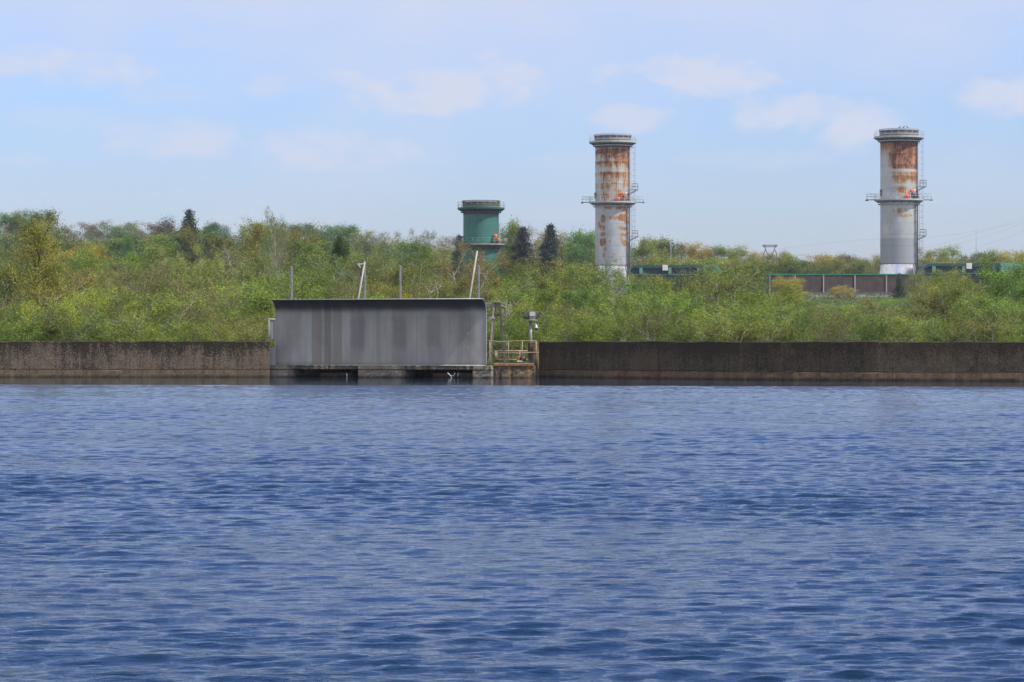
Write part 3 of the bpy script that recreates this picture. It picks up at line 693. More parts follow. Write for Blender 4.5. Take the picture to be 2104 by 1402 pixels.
# local frame: x right, -y towards the viewer. radii about 3.9 m
def chimney(px, d, ztop, z_shell0, zmid, zg, Rr, shellmat, patches, label, rustf, green=False, seed=1):
    base = P(px, 600, d); base.z = zg
    t = empty('industrial_chimney', base); tag(t, label, 'chimney')
    T = ztop-zg; Z0 = z_shell0-zg; Zm = zmid-zg
    # shell with corrosion attribute
    na, nz = 160, 240; aa = np.linspace(0, 2*PI, na, endpoint=False); zz = np.linspace(Z0, T-1.9, nz)
    A, ZZ_ = np.meshgrid(aa, zz)
    V = np.stack([Rr*np.cos(A), Rr*np.sin(A), ZZ_], -1).reshape(-1, 3)
    # u: position across as seen (-1..1), front side
    U = np.cos(A); front = np.sin(A) < .1
    rust = rustf(U, ZZ_+zg, A)
    for (u, z, ru, rz_, s_) in patches:
        an = np.arccos(np.clip(u, -1, 1)); da = ((A-(2*PI-an)+PI) % (2*PI)-PI)
        q = np.abs(da/ru)**3+np.abs((ZZ_+zg-z+.35*(vnoise(A*14, ZZ_*.1, seed+3)-.5))/rz_)**3
        rust = np.maximum(rust, s_*np.clip(1.5-q, 0, 1)*(.35+1.15*fbm(A*11+u*7, ZZ_*.9, seed+9)))
    idx = np.arange(na*nz).reshape(nz, na); nx_ = np.roll(idx, -1, axis=1)
    f = np.stack([idx[:-1], nx_[:-1], nx_[1:], idx[1:]], -1).reshape(-1, 4)
    me = np_mesh('shell', V, f, shellmat, {'rust': rust.ravel()}, True)
    link(bpy.data.objects.new('shell', me), t)
    paint = M_greendk if green else M_silver
    # base skirt
    fl_ = 0. if green else 1.
    MB().lathe([(Rr*(1+.10*fl_),0),(Rr*(1+.10*fl_),Z0-4.0),(Rr*(1+.07*fl_),Z0-2.6),(Rr*.985,Z0-.35),(Rr*.985,Z0-.12)], 64).build('base_cone', M_green if green else M_cone, t)
    MB().lathe([(Rr*.99,Z0-.12),(Rr*1.03,Z0-.11),(Rr*1.03,Z0+.06),(Rr*1.0,Z0+.07)], 64, smooth=False).build('base_flange', M_silvdk if not green else M_greendk, t)
    # rim: sooty outside, open top
    rw = Rr*1.045
    MB().lathe([(Rr,T-1.9),(rw,T-1.88),(rw,T-1.05)], 64).build('collar', M_greenlt if green else M_rimgreen, t)
    m = MB(); m.lathe([(rw-.02,T-1.05),(rw-.02,T-.55)], 64); m.lathe([(rw+.06,T-.55),(rw+.06,T-.25)], 64); m.lathe([(rw+.06,T-.55),(rw-.02,T-.55)], 64)
    m.lathe([(rw+.06,T-.25),(rw-.15,T-.22),(rw-.15,T-3)], 64)
    m.build('rim', M_rimdark, t)
    m = MB(); m.lathe([(rw+.07,T-.14),(rw+.13,T-.12),(rw+.13,T),(rw-.1,T+.01),(rw-.1,T-.14),(rw+.07,T-.14)], 64, smooth=False)
    m.lathe([(rw+.02,T-1.12),(rw+.05,T-1.1),(rw+.05,T-1.0),(rw+.02,T-.98)], 64, smooth=False)
    m.build('rim_band', M_greendk if green else M_silver, t)
    # upper gallery
    Rg = Rr+1.35 if not green else Rr+1.22; zg1 = T-1.55 if not green else T-1.5
    g = MB().lathe([(rw,zg1+.02),(Rg,zg1+.02),(Rg,zg1-.33),(Rg-.12,zg1-.33),(Rr+.5,zg1-.62)], 64, smooth=False).build('gallery', paint, t)
    MB().lathe([(Rr,zg1-.86),(Rr+.5,zg1-.86),(Rr+.5,zg1-1.06),(Rr,zg1-1.06)], 64, smooth=False).build('ring_beam', paint, g)
    m = MB()
    for k in range(24):
        a = 2*PI*k/24+.1; ca, sa = math.cos(a), math.sin(a)
        if sa < .3: MB().bar((Rr*ca, Rr*sa, zg1-1.0), ((Rg-.1)*ca, (Rg-.1)*sa, zg1-.3), .10, .12).build('bracket', M_silvdk if not green else M_greendk, g)
    rail_ring(Rg-.05, zg1, 1.15, 22, tr_=.03).build('railing', M_silver if not green else M_frame, g)
    # mid platform: ring, ring beam below, two outriggers and a straight gangway
    Rm = Rr+1.25
    pl = MB().lathe([(Rr+.003,Zm),(Rm,Zm),(Rm,Zm-.30),(Rm-.1,Zm-.30),(Rr+.45,Zm-.62)], 64, smooth=False).build('platform', M_deck if green else paint, t)
    MB().lathe([(Rr,Zm-.95),(Rr+.48,Zm-.95),(Rr+.48,Zm-1.12),(Rr,Zm-1.12)], 64, smooth=False).build('ring_beam', paint, pl)
    ext = .55 if green else 1.7
    for s_ in (-1, 1):
        o_ = MB().box(s_*(Rm-.3) if s_ > 0 else -(Rm+ext), (Rm+ext) if s_ > 0 else -(Rm-.3), -.9, .5, Zm-.14, Zm-.02).build('outrigger', M_deck, pl)
        e = s_*(Rm+ext-.08)
        rail_path([(s_*(Rm-.1),-.85,Zm-.01),(s_*(Rm+ext*.45),-.85,Zm-.01),(e,-.85,Zm-.01),(e,.45,Zm-.01),(s_*(Rm+.2),.45,Zm-.01)], 1.15, .03).build('railing', M_silver, o_)
        MB().bbox((s_*(Rm+ext-.08), -.2, Zm-.16), (.5, 1.2, .3 if s_ < 0 else .14), None, .02).build('end_beam', M_silvdk, o_)
    rail_ring(Rm-.05, Zm, 1.15, 26, tr_=.03).build('railing', M_silver if not green else M_greenlt, pl)
    m = MB()
    for k in range(16):
        a = 2*PI*k/16; ca, sa = math.cos(a), math.sin(a)
        if sa < .3: MB().bar((Rr*ca, Rr*sa, Zm-1.05), ((Rm-.1)*ca, (Rm-.1)*sa, Zm-.28), .10, .10).build('bracket', M_silvdk, pl)
    # lamps and boxes on the platform, front right
    def lamp(u, dz, s_, mat, shape='drum', name='warning_lamp'):
        a = -math.acos(u); r_ = Rr+.55; x, y = r_*math.cos(a), r_*math.sin(a); m = MB()
        if shape == 'drum':
            m.lathe([(.001,Zm+dz-s_),(s_*.8,Zm+dz-s_*.95),(s_,Zm+dz-s_*.5),(s_,Zm+dz+s_*.5),(s_*.8,Zm+dz+s_*.95),(.001,Zm+dz+s_)], 16, c=(x,y))
        else: m.bbox((x,y,Zm+dz), (s_*1.7, s_*1.3, s_*2), None, .06)
        o_ = m.build(name, mat, t)
        MB().tube([(x,y+.1,Zm), (x,y+.1,Zm+dz)], .05, 6).build('lamp_stem', M_silvdk, o_)
    if green:
        lamp(.70, 1.55, .42, M_orange); lamp(.86, .68, .40, M_orange)
        lamp(-.97, 1.35, .26, M_navy, 'box', 'equipment_box'); lamp(.66, .65, .45, M_silvdk, 'box', 'equipment_box'); lamp(.84, .3, .3, M_rimdark, 'box', 'equipment_box')
    else:
        lamp(.24, .50, .46, M_orange); lamp(.18, 1.35, .20, M_orange); lamp(.46, 1.62, .34, M_orange); lamp(.63, 1.75, .30, M_white, 'box', 'equipment_box')
        lamp(.50, 1.12, .28, M_black, 'box', 'equipment_box'); lamp(.76, 1.5, .28, M_navy, 'box', 'equipment_box')
        if seed == 1: lamp(.74, .65, .30, M_silvdk, 'box', 'equipment_box')
        else: lamp(.72, .62, .52, M_rimdark, 'box', 'equipment_box')
    # navy antenna box at left
    m = MB(); a_ = PI*1.02; m.bbox((Rr*1.02*math.cos(a_), -1.0, Zm+1.4), (.3,.3,1.3 if not green else .4), None, .03); m.build('conduit_box', M_silvdk, t)
    if not green:
        # caged ladder at right with two small balconies
        xl = Rr*math.cos(R(-32)); yl = Rr*math.sin(R(-32)); dirx = Vector((math.cos(R(-12)), math.sin(R(-12)), 0))
        c0 = dirx*(Rr+.42)
        lad = MB(); side = Vector((-dirx.y, dirx.x, 0))
        for s_ in (-.22, .22): lad.tube([c0+side*s_+Vector((0,0,1)), c0+side*s_+Vector((0,0,zg1))], .035, 5)
        z_ = 1.2
        while z_ < zg1: lad.tube([c0+side*-.22+Vector((0,0,z_)), c0+side*.22+Vector((0,0,z_))], .02, 4, False); z_ += .45
        lo = lad.build('ladder', M_silver, t)
        cg = MB(); z_ = Z0+1
        while z_ < zg1-.5:
            pts = [c0+dirx*(.38-.38*math.cos(q))+side*(.38*math.sin(q))+Vector((0,0,z_)) for q in np.linspace(.35, 2*PI-.35, 10)]
            cg.tube(pts, .014, 4); z_ += 1.25
        for q in (PI*.6, PI, PI*1.4): 
            p_ = c0+dirx*(.38-.38*math.cos(q))+side*(.38*math.sin(q)); cg.tube([p_+Vector((0,0,Z0+1)), p_+Vector((0,0,zg1-.5))], .012, 4)
        cg.build('safety_cage', M_silvdk, lo)
        # service riser column
        c1 = Vector((math.cos(R(-40)), math.sin(R(-40)), 0))*(Rr+.30)
        m = MB(); m.tube([c1+Vector((0,0,.5)), c1+Vector((0,0,Zm-.5))], .14, 8); c2 = Vector((math.cos(R(-30)), math.sin(R(-30)), 0))*(Rr+.28); m.tube([c2+Vector((0,0,.5)), c2+Vector((0,0,T-2.6))], .13, 8)
        z_ = 1.
        while z_ < Zm-1: m.bbox(c1+Vector((0,0,z_)), (.5,.3,.12)); z_ += 2.3
        m.build('riser_pipe', M_silvdk, t)
        m = MB(); c3 = Vector((math.cos(R(-24)), math.sin(R(-24)), 0))*(Rr+.05)
        m.bar(c3+Vector((-.15,-.3,.2)), c3+Vector((-.15,-.3,Zm-8.9)), .55, .5, (0,1,0)); m.build('cable_trunk', M_silvdk, t)
        for zb in (Zm+2.75, Zm-7.6):
            bal = MB(); bc = dirx*(Rr+.85); bal.bbox(bc+Vector((.05,0,zb-.06)), (1.75, 1.6, .12), None); bo = bal.build('balcony', M_silver, t)
            k_ = MB(); k_.bar(dirx*Rr+Vector((0,-.5,zb-.9)), bc+Vector((.8,-.5,zb-.1)), .10, .22); k_.bar(dirx*Rr+Vector((0,.5,zb-.9)), bc+Vector((.8,.5,zb-.1)), .1, .22); k_.build('bracket', M_silver, bo)
            x0, x1 = bc.x-.5, bc.x+.88
            rail_path([(x0,-1.6,zb),(x1-.6,-1.6,zb),(x1,-1.6,zb),(x1,-.1,zb),(x0+.3,-.1,zb)], 1.25, .035).build('railing', M_silvdk, bo)
    return t

def seamrun(A, Z, seed):       # rust starting at each plate seam and running down
    q = Z/2.4; k = np.floor(q); fr = q-k; L_ = vnoise(A*17, k*7.3, seed)*.65+vnoise(A*6, k*3.1, seed+1)*.45
    return np.clip((fr-(1-L_))/.35, 0, 1)*L_
def rustA(U, Z, A):        # left stack: blotchy bands from the mid platform up to the rim
    g = fbm(A*5.5+1, Z*.33, 11); s_ = fbm(A*16, Z*.14+3, 14); b_ = fbm(A*2+2, Z*1.6, 17)
    up = np.clip((Z-31.2)/11, 0, 1)
    r_ = .32+.24*up+(g-.5)*1.35+(s_-.5)*.8+(b_-.5)*.75
    r_ -= .55*np.exp(-((Z-38.9)/.55)**2)+.30*np.exp(-((Z-35.2)/.8)**2)*(U > -.2)  # clean bands
    r_ += .55*np.exp(-((Z-42.7)/.2)**2)+.35*np.exp(-((Z-43.4)/.15)**2)+.25*np.exp(-((Z-40.5)/.3)**2)
    r_ += .20*np.exp(-((U-.65)/.3)**2)*up - .18*np.clip(-U, 0, 1)
    r_ += .45*np.exp(-((U+.45)/.12)**2)*np.clip((Z-40)/2, 0, 1)
    r_ += seamrun(A, Z, 41)*.62
    return np.where(Z > 31.0, np.clip(r_, -.3, 1.1), -.3)
pA = [(-.78,26.8,.12,.8,.6),(-.3,30.6,.25,.4,.5),(.35,26.2,.12,.4,.5),(.45,30.6,.35,.5,.6),(-.45,21.4,.10,.5,.5),(.45,24.0,.12,.6,.45),(-.58,28.2,.16,.9,.95),(-.62,26.2,.20,.6,.75),(-.60,24.8,.18,.5,.65),(-.60,23.1,.22,.85,.8),(-.52,20.2,.10,.5,.62),(.15,28.4,.42,.45,.62),
      (.55,28.4,.28,.8,1.0),(.78,28.0,.25,.9,.8),(.62,26.0,.35,.42,.75),(.60,24.6,.25,.4,.62),(.62,22.9,.22,.75,.7),(.70,29.8,.3,.4,.55),(-.5,30.1,.14,.3,.5),(-.2,23.2,.06,.3,.45)]
rustB_edges = None
def rustB(U, Z, A):        # right stack: broad plates of orange rust on the right two thirds
    g = fbm(A*3.5+4, Z*.28, 31); s_ = fbm(A*16, Z*.12+3, 34)
    up = np.clip((Z-33.2)/6, 0, 1); r_ = .10+.62*up+(g-.5)*1.0+(s_-.5)*.55
    mid = np.clip((U+.72)/.35, 0, 1); r_ = r_*1.0+.25*mid-.75*(1-mid)*np.clip(1-(Z-38)/8, .25, 1)
    r_ -= 1.1*np.exp(-((Z-37.15)/.30)**4)+.65*np.exp(-((U+.26)/.05)**2)*(Z < 41.0)*.7
    r_ -= .8*np.exp(-((U-.45)/.28)**2)*np.clip((35.2-Z)/1.5, 0, 1)
    r_ += .3*np.clip((Z-41)/2, 0, 1)
    r_ -= .45*np.exp(-((Z-34.15)/.15)**2)
    r_ += seamrun(A, Z, 43)*.6*np.clip((U+.7)*2, 0, 1)
    return np.where(Z > 32.4, np.clip(r_, -.3, 1.1), -.3)
pB = [(-.10,28.6,.14,.6,.55),(-.42,28.7,.06,.4,.42),(.15,27.6,.3,.35,.48),(.4,27.7,.2,.3,.45),(.2,28.9,.12,.25,.38),(-.1,32.0,.1,.4,.4)]
dA, dB, dC = 628.0, 600.0, 600.0
zz_ = lambda y_, d: H+(HY-y_)/F*d
chimney(1259, dA, zz_(277.3,dA), zz_(545.5,dA), zz_(415.5,dA), float(ground(P(1259,0,dA).x, dA))-.3, 3.87, M_shellA, pA,
        'tall silver chimney with blotchy rust from top to bottom, middle of three', rustA, seed=1)
chB = chimney(1847, dB, zz_(266.6,dB), zz_(542.3,dB), zz_(410.3,dB), float(ground(P(1847,0,dB).x, dB))-.3, 3.92, M_shellB, pB,
        'tall silver chimney with solid orange rust only on its upper half, far right', rustB, seed=2)
chimney(988.5, dC, zz_(413,dC), zz_(566,dC), zz_(501.5,dC), float(ground(P(988,0,dC).x, dC))-.3, 3.76, M_green, [],
        'short dark green painted chimney rising behind the trees left of the silver ones', lambda U, Z, A: U*0-.3, green=True, seed=3)

# birds on the rim of the right-hand stack
for i, (bx_, hd, lb) in enumerate(((1848.3, 1, 'small dark bird perched leftmost on the rim of the right chimney'), (1856.5, 1, 'small dark bird perched in the middle of three on the chimney rim'), (1864.2, -1, 'small dark bird perched rightmost on the rim of the right chimney'))):
    b0 = P(bx_, 265.5, dB-3.9); b0.z = zz_(266.6, dB)+.01
    m = MB(); m.tube([(-.30*hd,0,.06),(-.14*hd,0,.13),(0,0,.20),(.10*hd,0,.27),(.15*hd,0,.35),(.19*hd,0,.40),(.28*hd,0,.39)], [.02,.06,.10,.085,.05,.06,.01], 8)
    m.tube([(0,.03,.14),(0,.03,0)], .012, 4); m.tube([(.03,-.03,.14),(.03,-.03,0)], .012, 4)
    o = m.build('bird', M_black, None); o.location = b0; tag(o, lb, 'bird', 'birds on the chimney rim')

# ------------------------------------------------------------------ turbine hall enclosures, barrier walls
def enclosure(x0, x1, ytop, ybot, d, dep, label, sheet_x, roundL, whitebox):
    a = P(x0, ybot, d); b_ = P(x1, ytop, d); Wd = b_.x-a.x; Hh = b_.z-a.z
    t = empty('louvred_enclosure', (a.x, d, a.z)); tag(t, label, 'enclosure')
    rl = roundL; rr_ = .15
    pf = [(0,0)]
    for q in np.linspace(0, PI/2, 8): pf.append((rl-rl*math.cos(q), Hh-rl+rl*math.sin(q)))
    for q in np.linspace(0, PI/2, 4): pf.append((Wd-rr_+rr_*math.sin(q), Hh-rr_+rr_*math.cos(q)))
    pf.append((Wd,0)); n = len(pf)
    v = [(x, 0.35, z) for x, z in pf]+[(x, dep, z) for x, z in pf]
    f = [tuple(range(n)), tuple(range(2*n-1, n-1, -1))]+[(i, (i+1) % n, n+(i+1) % n, n+i) for i in range(n)]
    MB().add(v, f).build('hall_body', M_louv, t)
    # hood: a rounded band standing proud round the top edge
    v = [];  f = []; out = pf[1:-1]
    for k, (x, z) in enumerate(out):
        sgn = 1
        v += [(x, 0, z+.06), (x, 0, z-.5 if 2 < k else z), (x, .34, z-.5 if 2 < k else z), (x, dep, z+.06)]
    m_ = len(out)
    for k in range(m_-1):
        for j in range(3): f.append((k*4+j, k*4+j+1, k*4+4+j+1, k*4+4+j))
        f.append((k*4+3, k*4, k*4+4, k*4+7))
    MB().add(v, f).build('hood', M_teal, t)
    MB().box(rl*.4, Wd-.05, .08, .34, Hh-2.05, Hh-1.95).build('rail_strip', M_greenlt, t)
    m = MB(); z = .1
    while z < Hh-2.2:
        m.add([(.2,.34,z),(Wd-.1,.34,z),(Wd-.1,.10,z-.16),(.2,.10,z-.16)], [(0,1,2,3)]); m.add([(.2,.10,z-.16),(Wd-.1,.10,z-.16),(Wd-.1,.10,z-.2),(.2,.10,z-.2)], [(0,1,2,3)]); z += .36
    m.build('louvres', M_louvblade, t)
    for xb in np.arange(2.2, Wd-1, 6.2): MB().bbox((xb, .10, Hh-1.15), (.7, .2, 1.4), None, .03).build('hood_bracket', M_greenlt, t)
    wx, wz = whitebox; c = P(wx, wz, d); MB().bbox((c.x-a.x, -.02, c.z-a.z), (1.15,.35,1.2), None, .04).build('junction_box', M_white, t)
    # pale rounded roof volume at the right, sunlight put into its pale colour
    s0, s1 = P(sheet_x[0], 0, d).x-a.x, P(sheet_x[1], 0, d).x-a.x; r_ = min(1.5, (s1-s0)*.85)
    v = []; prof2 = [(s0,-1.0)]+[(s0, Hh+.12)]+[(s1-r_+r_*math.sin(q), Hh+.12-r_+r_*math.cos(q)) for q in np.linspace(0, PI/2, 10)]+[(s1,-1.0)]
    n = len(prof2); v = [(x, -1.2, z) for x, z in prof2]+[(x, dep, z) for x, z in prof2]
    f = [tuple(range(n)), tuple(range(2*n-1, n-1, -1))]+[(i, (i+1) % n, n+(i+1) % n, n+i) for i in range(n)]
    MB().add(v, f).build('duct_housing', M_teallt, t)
    return t
enclosure(1296, 1446, 545.8, 622, 612, 9, 'dark teal louvred hall low beside the middle chimney', (1445, 1480), .9, (1366.5, 550.5))
enclosure(1897, 2056, 542.0, 610, 588, 9, 'dark teal louvred hall with rounded corner right of the far right chimney', (2054, 2240), 1.6, (1991, 547))

nw = empty('barrier_wall', P(1553, 640, 560)); tag(nw, 'long dark brown barrier wall with pale posts in front of the right chimney', 'wall')
a = P(1550, 565.5, 560)-nw.location; b_ = P(1886, 565.5, 556)-nw.location
MB().box(0, b_.x, 0, .35, 0, a.z).build('wall_face', M_noise, nw)
MB().box(-.1, b_.x+.1, -.10, .45, a.z+.003, a.z+.24).build('green_coping', simple('green_coping_sheet', (.02,.19,.09), .5), nw)
for px_ in (1581.5, 1633.5, 1692, 1756.5, 1821):
    q = P(px_, 566, 560).x-nw.location.x; MB().box(q-.10, q+.10, -.2, -.003, 0, a.z-.05).build('pale_post', M_pale, nw)
pw = empty('retaining_wall', P(1640, 640, 540)); tag(pw, 'low pale grey streaked concrete wall below the brown barrier wall', 'wall')
a = P(1915, 603, 540)-pw.location; m = MB().box(0, a.x, 0, .4, 0, a.z)
for k in range(28): m.box(k*.95+.0, k*.95+.06, -.03, -.002, 0, a.z-.1)
m.build('wall_face', M_pale, pw); MB().box(-.05, a.x+.05, -.1, .5, a.z+.003, a.z+.2).build('coping', M_silvdk, pw)

# ------------------------------------------------------------------ far pylon, masts, cables
py_ = empty('power_pylon', (P(1582,0,1500).x, 1500, float(ground(P(1582,0,1500).x, 1500)))); tag(py_, 'flat-topped lattice power pylon peeping over the far trees', 'pylon')
def L3(px, py, dy=0): p = P(px, py, 1500); return (p.x-py_.location.x, dy, p.z-py_.location.z)
m = MB()
for dy in (-.8, .8):
    for a, b_ in (((1567,504),(1597,504)),((1569,507.5),(1595,507.5)),((1567,504),(1569,507.5)),((1597,504),(1595,507.5)),((1571,504),(1573,513)),((1593,504),(1591,513)),((1573,513),(1569,522)),((1591,513),(1596,522)),
                  ((1569,522),(1575,700)),((1596,522),(1589,700)),((1573,513),(1577,522)),((1591,513),(1587,522)),((1577,522),(1575,700)),((1587,522),(1589,700))):
        m.tube([L3(*a, dy), L3(*b_, dy)], .16, 4)
    for k in range(8): m.tube([L3(1568+k*3.7, 504, dy), L3(1570+k*3.5, 507.5, dy)], .09, 4)
m.build('lattice', M_silvdk, py_)
def mast(px, y0, d, r, mat, label):
    x = P(px,0,d).x; g_ = float(ground(x, d)); t = empty('radio_mast', (x, d, g_)); tag(t, label, 'mast')
    top = P(px, y0, d).z-g_; m = MB().tube([(0,0,0),(0,0,top*.8),(0,0,top)], [r, r*.8, r*.4], 6)
    
    m.build('shaft', mat, t)
mast(2005.5, 468, 1250, .08, M_silvdk, 'very thin tall mast on the skyline near the right edge')
mast(1378.5, 478, 760, .07, M_white, 'thin pale mast above the trees right of the middle chimney')
for i, (x0, y0, x1, y1, sag) in enumerate(((1890,512,2160,424,6),(1890,520,2160,438,6),(1930,530,2160,452,5),(1600,512,1900,488,-5),(1600,520,1905,520,10),(1900,489,2160,440,6))):
    d = 1400; pts = []
    for k in range(13):
        q = k/12; pts.append(P(x0+(x1-x0)*q, y0+(y1-y0)*q+sag*4*q*(1-q), d+60*q))
    o = MB().tube([p-pts[0] for p in pts], .032, 4).build('power_line', M_silvdk); o.location = pts[0]
    tag(o, ['uppermost power line rising to the right edge', 'second power line rising to the right edge', 'lowest power line rising to the right edge',
            'faint power line between pylon and right chimney', 'lower faint power line between pylon and right chimney', 'power line leaving the right chimney towards the right edge'][i], 'power line', 'overhead power lines')

# ------------------------------------------------------------------ trees
class Skel:
    def __init__(s): s.v = []; s.f = []; s.n = 0
    def tube(s, pts, r0, r1, k):
        pts = np.asarray(pts); n = len(pts); t = np.gradient(pts, axis=0); t /= np.linalg.norm(t, axis=1)[:, None]+1e-9
        a = np.array([0,0,1.]) if abs(t[0,2]) < .8 else np.array([1.,0,0])
        u = np.cross(t, a); u /= np.linalg.norm(u, axis=1)[:, None]+1e-9; w = np.cross(t, u)
        rr = np.linspace(r0, r1, n)[:, None, None]; an = 2*PI*np.arange(k)/k
        ring = pts[:, None, :] + rr*(u[:, None, :]*np.cos(an)[None, :, None]+w[:, None, :]*np.sin(an)[None, :, None])
        s.v.append(ring.reshape(-1, 3)); idx = np.arange(n*k).reshape(n, k)+s.n; nx_ = np.roll(idx, -1, 1)
        s.f.append(np.stack([idx[:-1], nx_[:-1], nx_[1:], idx[1:]], -1).reshape(-1, 4)); s.n += n*k
    def mesh(s, name, mat): return np_mesh(name, np.concatenate(s.v), np.concatenate(s.f), mat, smooth=True)
def bend(p, d, L_, n, r, wig, up):
    pts = [p.copy()]; d = d/np.linalg.norm(d); st = L_/n
    for i in range(n):
        d = d+r.normal(0, wig, 3)+np.array([0, 0, up]); d /= np.linalg.norm(d); p = p+d*st; pts.append(p.copy())
    return np.array(pts)
def leaves(C, tone, size, r, aspect=.6, droop=0.):
    n = len(C); u = r.normal(0, 1, (n, 3)); u[:, 2] -= droop; u /= np.linalg.norm(u, axis=1)[:, None]
    w = np.cross(u, r.normal(0, 1, (n, 3))); w /= np.linalg.norm(w, axis=1)[:, None]+1e-9
    l = size*(.6+.8*r.random(n))[:, None]
    V = np.stack([C-u*l*.5, C+w*l*aspect*.5, C+u*l*.5, C-w*l*aspect*.5], 1).reshape(-1, 3)
    return V, np.arange(4*n).reshape(n, 4), np.repeat(tone, 4)
def dome(v): return v**.72
def broad(seed, Hh, Wd, nst=1, base=.18, nl=14, ns=5, nt=4, lps=9, lsize=.09, sig=.13, up=.10, wig=.13, r0=.10, mat=None, tw=.010, bareness=0., top=.62, thick=1., el0=.1):
    r = np.random.default_rng(seed); sk = Skel(); C = []; T = []
    lob = r.random(6)*2*PI
    for s_ in range(nst):
        a = 2*PI*s_/max(1, nst)+r.random(); d = np.array([math.cos(a)*.25*(nst > 1), math.sin(a)*.25*(nst > 1), 1.])
        h_ = Hh*(.92-.12*r.random()*(nst > 1)); st = bend(np.array([0,0,-.3]), d, h_+.3, 9, r, wig*.45, .05); sk.tube(st, r0, r0*.2, 6)
        for i in range(nl):
            t = base+(.97-base)*((i+r.random())/nl); k = t*9; i0 = min(8, int(k)); p = st[i0]+(st[i0+1]-st[i0])*(k-i0)
            az_ = i*2.4+r.normal(0, .4)+s_*1.3; tt = p[2]/Hh
            e = dome(max(.03, 1-((tt-top*.72)/(1.02-top*.72 if tt > top*.72 else top*.95))**2))
            e *= 1+.22*math.sin(2*az_+lob[0])*1.+.18*math.sin(5*tt*3+lob[1]+az_)
            Ll = Wd*.5*e*(.75+.4*r.random()); elv = (el0+.75*tt)+r.normal(0, .12)
            dd = np.array([math.cos(az_)*math.cos(elv), math.sin(az_)*math.cos(elv), math.sin(elv)])
            lb = bend(p, dd, max(Ll, .25), 6, r, wig, up*.6); rl = r0*.42*thick*(1-.6*tt); sk.tube(lb, rl, rl*.22, 4)
            for j in range(ns):
                q = .25+.75*(j+r.random())/ns; k = q*6; i0 = min(5, int(k)); p2 = lb[i0]+(lb[i0+1]-lb[i0])*(k-i0)
                d2 = (lb[i0+1]-lb[i0]); d2 = d2/np.linalg.norm(d2)+r.normal(0, .65, 3); L2_ = max(.3, Ll*(.50-.2*q))*(.8+.5*r.random())
                sb = bend(p2, d2, L2_, 4, r, wig*1.1, up); sk.tube(sb, rl*.36, rl*.12, 3); tone = r.random()
                for m_ in range(nt):
                    q2 = .3+.7*(m_+r.random())/nt; k2 = q2*4; i1 = min(3, int(k2)); p3 = sb[i1]+(sb[i1+1]-sb[i1])*(k2-i1)
                    d3 = sb[i1+1]-sb[i1]; d3 = d3/np.linalg.norm(d3)+r.normal(0, .6, 3)
                    tg = bend(p3, d3, L2_*(.45+.4*r.random()), 3, r, wig, up); sk.tube(tg, tw*1.3, tw*.6, 3)
                    n_ = r.poisson(lps) if r.random() > bareness else 0
                    if n_:
                        q3 = r.random(n_)[:, None]; seg = tg[0]+(tg[-1]-tg[0])*q3*1.1
                        C.append(seg+r.normal(0, sig, (n_, 3))); T.append(np.full(n_, np.clip(tone+r.normal(0, .15), 0, 1)))
    C = np.concatenate(C); T = np.concatenate(T)
    V, Fc, tn = leaves(C, T, lsize, r)
    zt = np.percentile(C[:, 2], 98.8); wx = np.percentile(np.abs(C[:, 0]), 97)*2
    return sk.mesh('trunk', mat or M_bark), np_mesh('crown', V, Fc, M_leaf, {'tone': tn}), zt, wx, len(C)
def conifer(seed, Hh, Wd, nw=22, nb=9, lsize=.35, loose=0., mat=None, dens=14):
    r = np.random.default_rng(seed); sk = Skel(); C = []; T = []
    st = bend(np.array([0,0,-.3]), np.array([0,0,1.]), Hh+.2, 8, r, .02, .1); sk.tube(st, .16, .02, 6)
    for i in range(nw):
        t = .10+.88*i/(nw-1)+r.normal(0, .012); z = Hh*t; rad = Wd*.62*((1-t)**.9+.02)*(.62+.6*r.random())
        for b_ in range(nb):
            a = r.random()*2*PI; dr = -.18+.45*t+loose*r.normal(0, .3); L_ = rad*(.7+.5*r.random())
            br = bend(np.array([0,0,z]), np.array([math.cos(a), math.sin(a), dr]), max(L_, .2), 5, r, .06+.1*loose, .03); sk.tube(br, .035, .008, 3)
            n_ = int(dens*(.4+L_)); q = r.random(n_)**.8; pos = np.stack([np.interp(q*5, range(6), br[:, c]) for c in range(3)], -1)
            pos += r.normal(0, 1, (n_, 3))*np.array([.16, .16, .10])*(1+q[:, None]*.5)*(Hh/10); pos[:, 2] -= .10*r.random(n_)
            C.append(pos); T.append(np.full(n_, r.random()))
    C = np.concatenate(C); T = np.concatenate(T); V, Fc, tn = leaves(C, T, lsize, r, .35, .3)
    return sk.mesh('trunk', mat or M_barkdk), np_mesh('crown', V, Fc, M_needle, {'tone': tn}), Hh, Wd, len(C)

